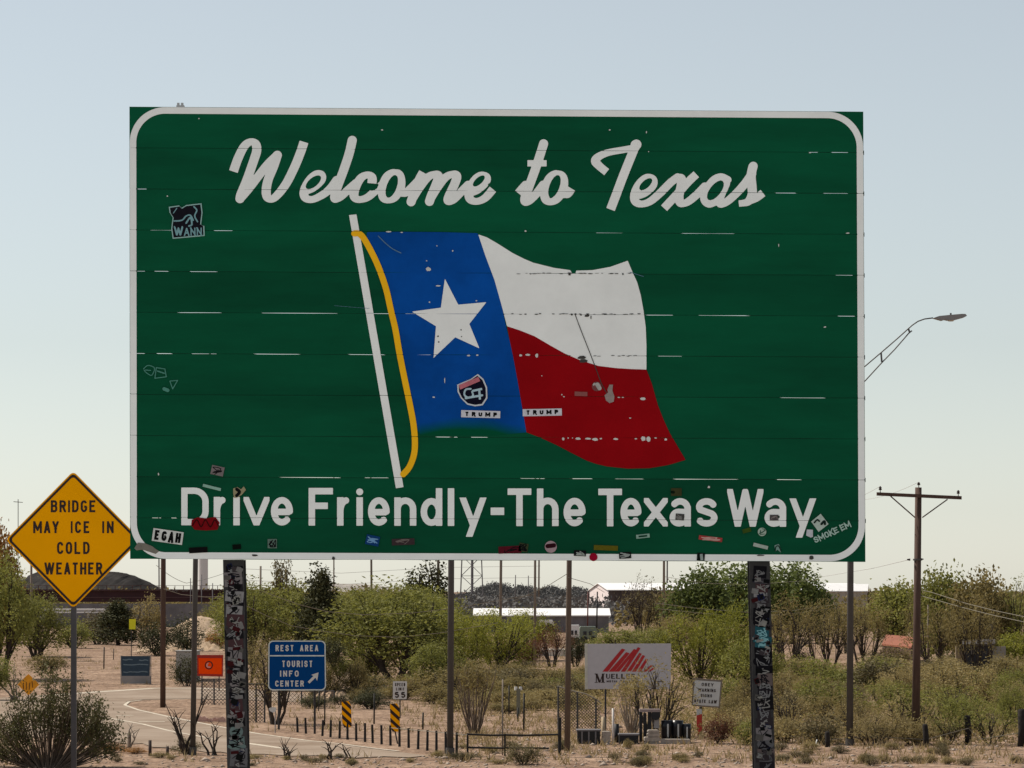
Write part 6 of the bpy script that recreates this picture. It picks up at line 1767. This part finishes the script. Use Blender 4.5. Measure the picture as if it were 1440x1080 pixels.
def serif(ch, x0, x1, yt, yb_, heavy, light):
    o = []
    if ch == 'M':
        o += [([(x0 + 1.5, yt), (x0 + 1.5, yb_)], light, 'B', None), ([(x0 + 1.5, yt), ((x0 + x1) / 2, yb_)], heavy, 'B', (x0, x1, yt, yb_)), ([((x0 + x1) / 2, yb_), (x1 - 2.2, yt)], light, 'B', (x0, x1, yt, yb_)), ([(x1 - 2.2, yt), (x1 - 2.2, yb_)], heavy, 'B', None),
              ([(x0 - .8, yb_ - .35), (x0 + 4, yb_ - .35)], .8, 'B', None), ([(x1 - 5, yb_ - .35), (x1 + .9, yb_ - .35)], .8, 'B', None), ([(x0 - .8, yt + .35), (x0 + 3.5, yt + .35)], .8, 'B', None), ([(x1 - 3.5, yt + .35), (x1 + .9, yt + .35)], .8, 'B', None)]
    else:
        o += glyph(ch, x0, x1, yt, yb_, light * 1.2)
        if ch in 'ELR': o += [([(x0 + 1.2, yt), (x0 + 1.2, yb_)], heavy * .75, 'B', None)]
        if ch == 'U': o += [([(x0 + 1.1, yt), (x0 + 1.1, yb_ - 1.8)], heavy * .7, 'B', None)]
    return o
st += serif('M', 837, 850, 947.3, 960, 2.9, 1.1)
x = 852.2
for ch in 'UELLER':
    st += serif(ch, x, x + 5.6, 947.6, 954.5, 2.2, .9); x += 7.1
txt(st, d, .006, blackp, t, .25)
txt(text('METAL BUILDINGS', 853, 898, 956.8, 959.6, .85, gap=.25), d, .006, blackp, t, .2)
txt([([(922, 958.6), (934.5, 958.4)], 1.1, 'B', None)], d, .006, blackp, t, .25, 'underline')
for x in (851.5, 915): post(x, 1046, x, 960, 2.6, d + .15, mat('navy_post', (.02, .022, .035), .5), t)

# ------------------------------------------------------------------ fences, posts, small gear
blackwood = mat('black_bollard_steel', (.016, .014, .013), .7, var=.3)
xs = [418.7, 430.3, 453.3, 464.7, 477.5, 488.5, 501, 513.3, 524.2, 536.7, 549.2, 561.8, 574.7, 587.8, 600.8, 613.7, 627, 642]
ORD = 'first second third fourth fifth sixth seventh eighth ninth tenth eleventh twelfth thirteenth fourteenth fifteenth sixteenth seventeenth eighteenth'.split()
for i, x in enumerate(xs):
    f_ = (x - 418.7) / (657 - 418.7); top = 1009 + 22 * f_; base = 1030 + 34 * f_
    dd = D(base); q0, q1 = P(x, base, dd), P(x, top + rs.uniform(-1, 1), dd); q0.z = gzf(q0.x, dd) - .05
    b = MB(); lean = rs.uniform(-.03, .03); b.tube([q0, q1 + Vector((lean, 0, 0))], [.044, .038], 8)
    tag(b.build('guard_post', blackwood), ORD[i] + ' short black guard post from the left in the row along the road', 'post', 'black guard posts along the road')
b = MB(); tops = []
for x in (548, 574.7, 600.8, 627, 657): 
    f_ = (x - 418.7) / 238.3; tops.append(P(x, 1010 + 22 * f_ + 1.5, D(1030 + 34 * f_)))
b.tube(tops, .012, 5); tag(b.build('guard_wire', wirem), 'sagging wire strung along the black guard posts', 'wire')
# pipe gate
d = D(1063)
t = thing('pipe_gate', (P(720, 0, d).x, d, gzf(P(720, 0, d).x, d)), 'low rusty black pipe gate with two rails and a thick right post', 'gate')
for x, y0, y1, w in ((657.5, 1031, 1064, 3), (710, 1032, 1064, 2.8), (787, 1009, 1056, 5)):
    q0, q1 = P(x, y1, d), P(x, y0, d); q0.z = gzf(q0.x, d) - .1; b = MB(); b.tube([q0, q1], w / 2 * d / FPX, 10); b.build('post', blackwood, t)
for pts in ([(657.5, 1032.5), (690, 1034), (710, 1033.5), (740, 1034), (786, 1033)], [(657.5, 1051), (700, 1052), (740, 1051.5), (772, 1052.5)]):
    b = MB(); b.tube(cpx(pts, d), .03, 8); b.build('rail', blackwood, t)

# chain link fence with a bent top rail
def chainlink(xpx0, xpx1, topf, base, dd, label, posts, name='chain_link_fence', cell=.16, r=.009, m=None):
    t = thing(name, (P((xpx0 + xpx1) / 2, 0, dd).x, dd, gzf(P((xpx0 + xpx1) / 2, 0, dd).x, dd)), label, 'fence')
    X0, X1 = P(xpx0, 0, dd).x, P(xpx1, 0, dd).x
    zb_ = gzf((X0 + X1) / 2, dd); b = MB()
    def ztop(x): return (HOR - topf(720 + x * FPX / dd)) * dd / FPX
    span = 4.0
    x = X0 - span
    while x < X1:
        for sgn in (1, -1):
            # wire z = zb + (X - x) * sgn
            pts = []
            for k in range(60):
                s_ = k / 59 * span * 1.2
                xx = x + s_ if sgn > 0 else x + span - s_ + .07
                zz = zb_ + s_
                if X0 <= xx <= X1 and zz <= ztop(xx): pts.append((xx, zz))
            if len(pts) > 1:
                a, c = pts[0], pts[-1]
                b.add([(a[0] - r, dd, a[1]), (a[0] + r, dd, a[1]), (c[0] + r, dd, c[1]), (c[0] - r, dd, c[1])], [(0, 1, 2, 3)])
        x += cell
    b.build('wire_mesh', m or galv, t)['kind'] = 'stuff'
    for px in posts:
        q = P(px, topf(px), dd); b = MB(); b.tube([(q.x, dd + .03, zb_ - .1), (q.x, dd + .03, q.z)], .035, 8); b.build('post', galv, t)
    b = MB(); n = 12; b.tube([P(xpx0 + (xpx1 - xpx0) * i / n, topf(xpx0 + (xpx1 - xpx0) * i / n), dd) + Vector((0, .03, 0)) for i in range(n + 1)], .026, 8); b.build('top_rail', pale if 'curved' in label else galv, t)
    return t
chainlink(784, 846, lambda x: float(np.interp(x, [784, 806, 824, 838, 846], [965, 972, 976, 983, 990])), 1026, D(1028), 'chain link panel with a bent curved top rail left of the billboard', (785, 812, 838), cell=.11, r=.012)
chainlink(345, 372, lambda x: 962.0, 1018, D(1016), 'chain link fence panel right of the left sign post', (346, 360, 372), cell=.13, r=.014)
chainlink(374, 470, lambda x: 972.0, 1005, 150, 'long chain link fence behind the blue rest area sign', (374, 398, 424, 449, 470), cell=.18, r=.012)
chainlink(282, 320, lambda x: 955.0, 1000, 150, 'tall chain link gate below the orange sign', (284, 301, 319), cell=.16, r=.014)
# wire fence with thin posts in the open ground
for i, (x, y0, y1, w) in enumerate([(457, 968, 1020, 2), (526.5, 975, 1018, 2.2), (595, 1002, 1026, 2.4), (707, 955, 1062, 2.2), (716, 964, 1010, 2), (728.5, 995, 1016, 2.2), (737, 975, 1028, 2.6), (146.5, 910, 940, 1.8), (160, 912, 926, 1.2), (448.5, 972, 1000, 1.5)]):
    simple_pole('fence_post', x, y0, x - .5, y1, w, w, blackwood if i not in (3,) else greywood, ['thin stake just right of the blue sign', 'thin stake between the two striped markers', 'short thin stake right of the second striped marker', 'tall pale stake rising through the pipe gate', 'thin dark stake left of the meter pedestal', 'short thin stake touching the meter pedestal', 'thicker dark stake right of the meter pedestal', 'thin stake on the bare slope left of the slate board', 'short thin stake above the slate board', 'thin stake behind the blue sign post'][i], 'post', group='thin lone stakes in the open ground')
# meter pedestals
for x, y0, y1, w, lab in ((729, 968.5, 1008, 5.5, 'grey green meter pedestal beside the thin stakes'),):
    dd = D(y1); q0, q1 = P(x - w / 2, y0, dd), P(x + w / 2, y1, dd)
    t = thing('meter_pedestal', ((q0.x + q1.x) / 2, dd, q1.z), lab, 'utility box')
    b = MB(); b.box(((q0.x + q1.x) / 2, dd, (q0.z + q1.z) / 2), (q1.x - q0.x, .16, q0.z - q1.z)); b.build('body', mat('pedestal_grey_green', (.17, .165, .12), .7, var=.1), t)
    for k in (-3.6, 3.2):
        b = MB(); q = P(x + k, y0, dd); b.tube([(q.x, dd - .02, q.z - .06), (q.x, dd - .02, q.z + .08)], .06, 10); b.build('meter', signwhite, t)
# small white paddle by the road
d = D(1031)
t = thing('paddle_marker', (P(385.5, 0, d).x, d, gzf(P(385.5, 0, d).x, d)), 'small white paddle on a thin stake below the blue sign', 'marker')
plate([(378, 996), (383, 994.3), (388.5, 995), (387.8, 1000), (384, 1002.3), (379.5, 1000)], d, 0, .02, 'paddle', signwhite, t)
post(386.8, 1031, 387, 997, 1.5, d, concrete, t)
for x, y0, y1, lab in ((211, 1041, 1063, 'left of the two short stub posts at the near dirt edge'), (235.5, 1049.5, 1062, 'right of the two short stub posts at the near dirt edge'), (182, 1031, 1045, 'dark stub post beside the low dead branch')):
    simple_pole('stub_post', x, y0, x, y1, 4.5, 4.8, mat('old_grey_post', (.06, .045, .04), .95, var=.3), lab, 'post')
# dark stout posts on the right
for x, y0, y1, w in ((1163, 1028.5, 1053, 7.5), (1233, 1020, 1046, 9.5), (1302, 1018, 1051, 8.5), (1361.5, 1006, 1048, 9.5), (1437, 997, 1050, 12)):
    dd = D(y1); k_ = dd / FPX; p0, p1 = P(x, y1, dd), P(x + rs.uniform(-1.5, 1.5), y0, dd); p0.z = gzf(p0.x, dd) - .1
    b = MB(); b.tube([p0, p0.lerp(p1, .5) + Vector((.02, 0, 0)), p1 + Vector((0, 0, -.06)), p1], [w / 2 * k_ * 1.05, w / 2 * k_, w / 2 * k_ * .95, w / 2 * k_ * .6], 10)
    o = b.build('fence_post', mat('charred_post_wood', (.022, .018, .016), .95, var=.4, scale=6, bump=.6, bscale=14), smooth=True)
    tag(o, {1163: 'dark stout post left of the tall grey lamp post', 1233: 'dark stout post between lamp post and utility pole', 1302: 'dark stout post close right of the brown utility pole', 1361.5: 'dark stout post with wire, second from the right edge', 1437: 'thickest dark post at the right edge'}[x], 'post')
cable(cpx([(1165, 1040), (1233, 1036), (1302, 1040), (1362, 1024), (1376, 1040), (1437, 1030)], D(1050)), .012, 'loose wire strung between the dark stout posts')
simple_pole('white_stake', 1184, 972, 1186, 982, 2.2, 2.2, signwhite, 'tiny white stake in the scrub beside the tall lamp post', 'stake', d=140)
simple_pole('white_stake', 1149, 1040, 1145, 1054, 1.8, 1.8, signwhite, 'leaning white stick by the leftmost dark stout post', 'stake')
simple_pole('reflector_stake', 1324, 1035, 1324, 1044, 3, 3, mat('pale_yellow', (.7, .62, .25), .5), 'little pale yellow reflector right of the utility pole foot', 'marker')

# gear beside the fence: crates, drums, blocks
d = 112.0
def boxthing(name, x0, x1, y0, y1, depth, m, label, cat, dd=d, bev=.0):
    q0, q1 = P(x0, y0, dd), P(x1, y1, dd); w = q1.x - q0.x; h = q0.z - q1.z
    zb_ = q1.z
    t = thing(name, ((q0.x + q1.x) / 2, dd + depth / 2, zb_), label, cat)
    b = MB(); b.box(((q0.x + q1.x) / 2, dd + depth / 2, zb_ + h / 2), (w, depth, h)); b.build('body', m, t)
    return t, q0, q1
blackpl = mat('black_crate', (.014, .014, .016), .6, var=.2)
t, q0, q1 = boxthing('crate', 812, 844, 1028, 1051, .7, blackpl, 'black open crate at the foot of the chain link panel', 'crate')
b = MB(); b.box(((q0.x + q1.x) / 2, d + .35, q0.z + .02), (q1.x - q0.x + .06, .76, .05)); b.build('lid', concrete_dk, t)
for k in range(3):
    b = MB(); x = q0.x + (q1.x - q0.x) * (.2 + .3 * k); b.box((x, d - .015, (q0.z + q1.z) / 2), (.05, .03, q0.z - q1.z - .03)); b.build('slat', concrete_dk, t)
t, q0, q1 = boxthing('crate', 871, 898, 1034, 1055, .7, blackpl, 'black crate under the tall canes', 'crate')
b = MB(); b.box(((q0.x + q1.x) / 2, d + .35, q0.z + .02), (q1.x - q0.x + .05, .74, .05)); b.build('lid', concrete_dk, t)
blk = mat('rough_concrete_block', (.33, .29, .25), .95, var=.25, scale=4, bump=.5, bscale=12)
def blocks(lst, label):
    for (x0, x1, y0, y1), lb in lst:
        q0, q1 = P(x0, y0, d), P(x1, y1, d); w, h = q1.x - q0.x, q0.z - q1.z
        b = MB(local=True); n_ = Vector((0, 0, 0)); c = Vector(((q0.x + q1.x) / 2, d + .2, q1.z))
        bv = .03
        b.prism([(-w / 2, 0 - .2, bv), (-w / 2 + bv, -.2, 0), (w / 2 - bv, -.2, 0), (w / 2, -.2, bv), (w / 2, -.2, h - bv), (w / 2 - bv * 1.5, -.2, h - .004), (-w / 2 + bv, -.2, h - .004), (-w / 2, -.2, h - bv)], (0, .4, 0))
        o = b.build('concrete_block', blk); o.location = c; o.rotation_euler = (0, 0, rs.uniform(-.05, .05)); tag(o, lb, 'block')
blocks([((846, 858, 1044, 1053), 'lowest small block of the stack beside the white pipe'), ((846.5, 858.5, 1036, 1044), 'middle small block of the stack beside the white pipe'), ((847, 859, 1028.5, 1036), 'top small block of the stack beside the white pipe'),
        ((905, 928, 1043.5, 1052.5), 'lowest block of the stack left of the black drums'), ((906, 928, 1036.5, 1043), 'second block of the stack left of the black drums'), ((910, 928, 1031, 1036), 'flat third block of the stack left of the black drums'), ((911, 927, 1026.5, 1030.6), 'top slab of the stack left of the black drums'),
        ((929, 971, 1039.5, 1051.5), 'long concrete block lying before the black drums')], '')
dr = mat('black_drum', (.012, .012, .014), .3, var=.2)
for x, r_, y0, lb in ((938, 8.5, 1013, 'left of the three black drums behind the long concrete block'), (952.5, 8.5, 1013, 'middle of the three black drums behind the long concrete block'), (965, 7, 1018, 'right smallest of the three black drums behind the long concrete block')):
    dd = d + 1.0; q = P(x, y0, dd); zb_ = gzf(q.x, dd); R0 = r_ * dd / FPX; h = q.z - zb_
    t = thing('drum', (q.x, dd, zb_), lb, 'drum')
    b = MB(); b.tube([(q.x, dd, zb_), (q.x, dd, zb_ + h * .32), (q.x, dd, zb_ + h * .34), (q.x, dd, zb_ + h * .64), (q.x, dd, zb_ + h * .66), (q.x, dd, zb_ + h)], [R0 * .97, R0 * .97, R0, R0 * .97, R0, R0 * .97], 20); b.build('shell', dr, t, True)
    b = MB(); b.box((q.x + .02, dd - R0 - .01, zb_ + h * .55), (.05, .02, h * .6)); b.build('painted_highlight', mat('drum_highlight', (.5, .5, .48), .4), t)  # pale bar paints a highlight onto the black shell
# machine frame: dark upright pieces left of the drums
t = thing('scrap_machine', (P(912, 0, 113).x, 113, gzf(P(912, 0, 113).x, 113)), 'dark upright scrap machine part left of the drums', 'machine')
for (x0, x1, y0, y1) in ((899, 903, 1000, 1048), (905, 909, 1003, 1046), (911, 915, 1000, 1040), (920, 927, 1004, 1024)):
    q0, q1 = P(x0, y0, 113), P(x1, y1, 113); b = MB(); b.box(((q0.x + q1.x) / 2, 113, (q0.z + q1.z) / 2), (q1.x - q0.x, .25, q0.z - q1.z)); b.build('upright', blackpl if x0 < 919 else concrete, t)
q0, q1 = P(899, 997, 113), P(928, 1001, 113); b = MB(); b.box(((q0.x + q1.x) / 2, 113, (q0.z + q1.z) / 2), (q1.x - q0.x, .4, q0.z - q1.z)); b.build('top_bar', mat('pinkish_bar', (.28, .22, .21), .8), t)
b = MB(); b.tube([P(922, 1006, 112.8), P(922, 1006, 113.2)], .16, 16); b.build('wheel', blackpl, t)
simple_pole('white_pipe', 862, 996, 862.5, 1056, 3.2, 3.4, mat('dirty_white_pipe', (.55, .50, .46), .6, var=.15), 'upright dirty white pipe beside the small block stack', 'pipe', d=112)
simple_pole('black_post', 867, 1018, 867, 1056, 7, 8, blackpl, 'thick black post just right of the white pipe', 'post', d=113)
simple_pole('tan_post', 848.5, 1008, 848.5, 1030, 5.5, 5.8, mat('tan_post_wood', (.42, .33, .22), .9), 'short tan post below the billboard', 'post', d=113.5)
# rubble by the left post
blocks_r = []
for i in range(7):
    x = 280 + i * 5.2 + rs.uniform(-1, 1); y = 1015 + rs.uniform(-1, 1.5); dd = D(y)
    b = MB(local=True); s_ = rs.uniform(.08, .15)
    b.prism([(-s_, 0, 0), (s_ * 1.1, 0, 0), (s_, 0, s_ * .9), (s_ * .3, 0, s_ * 1.5), (-s_ * .8, 0, s_ * 1.1)], (0, s_ * 1.4, 0))
    o = b.build('rubble', mat('pinkish_rubble', (.55, .36, .30), .9, var=.2)); q = P(x, y, dd); o.location = (q.x, dd, gzf(q.x, dd) + .02); tag(o, 'pinkish rubble lump on the kerb left of the left sign post', 'rubble', 'pinkish rubble by the left sign post')
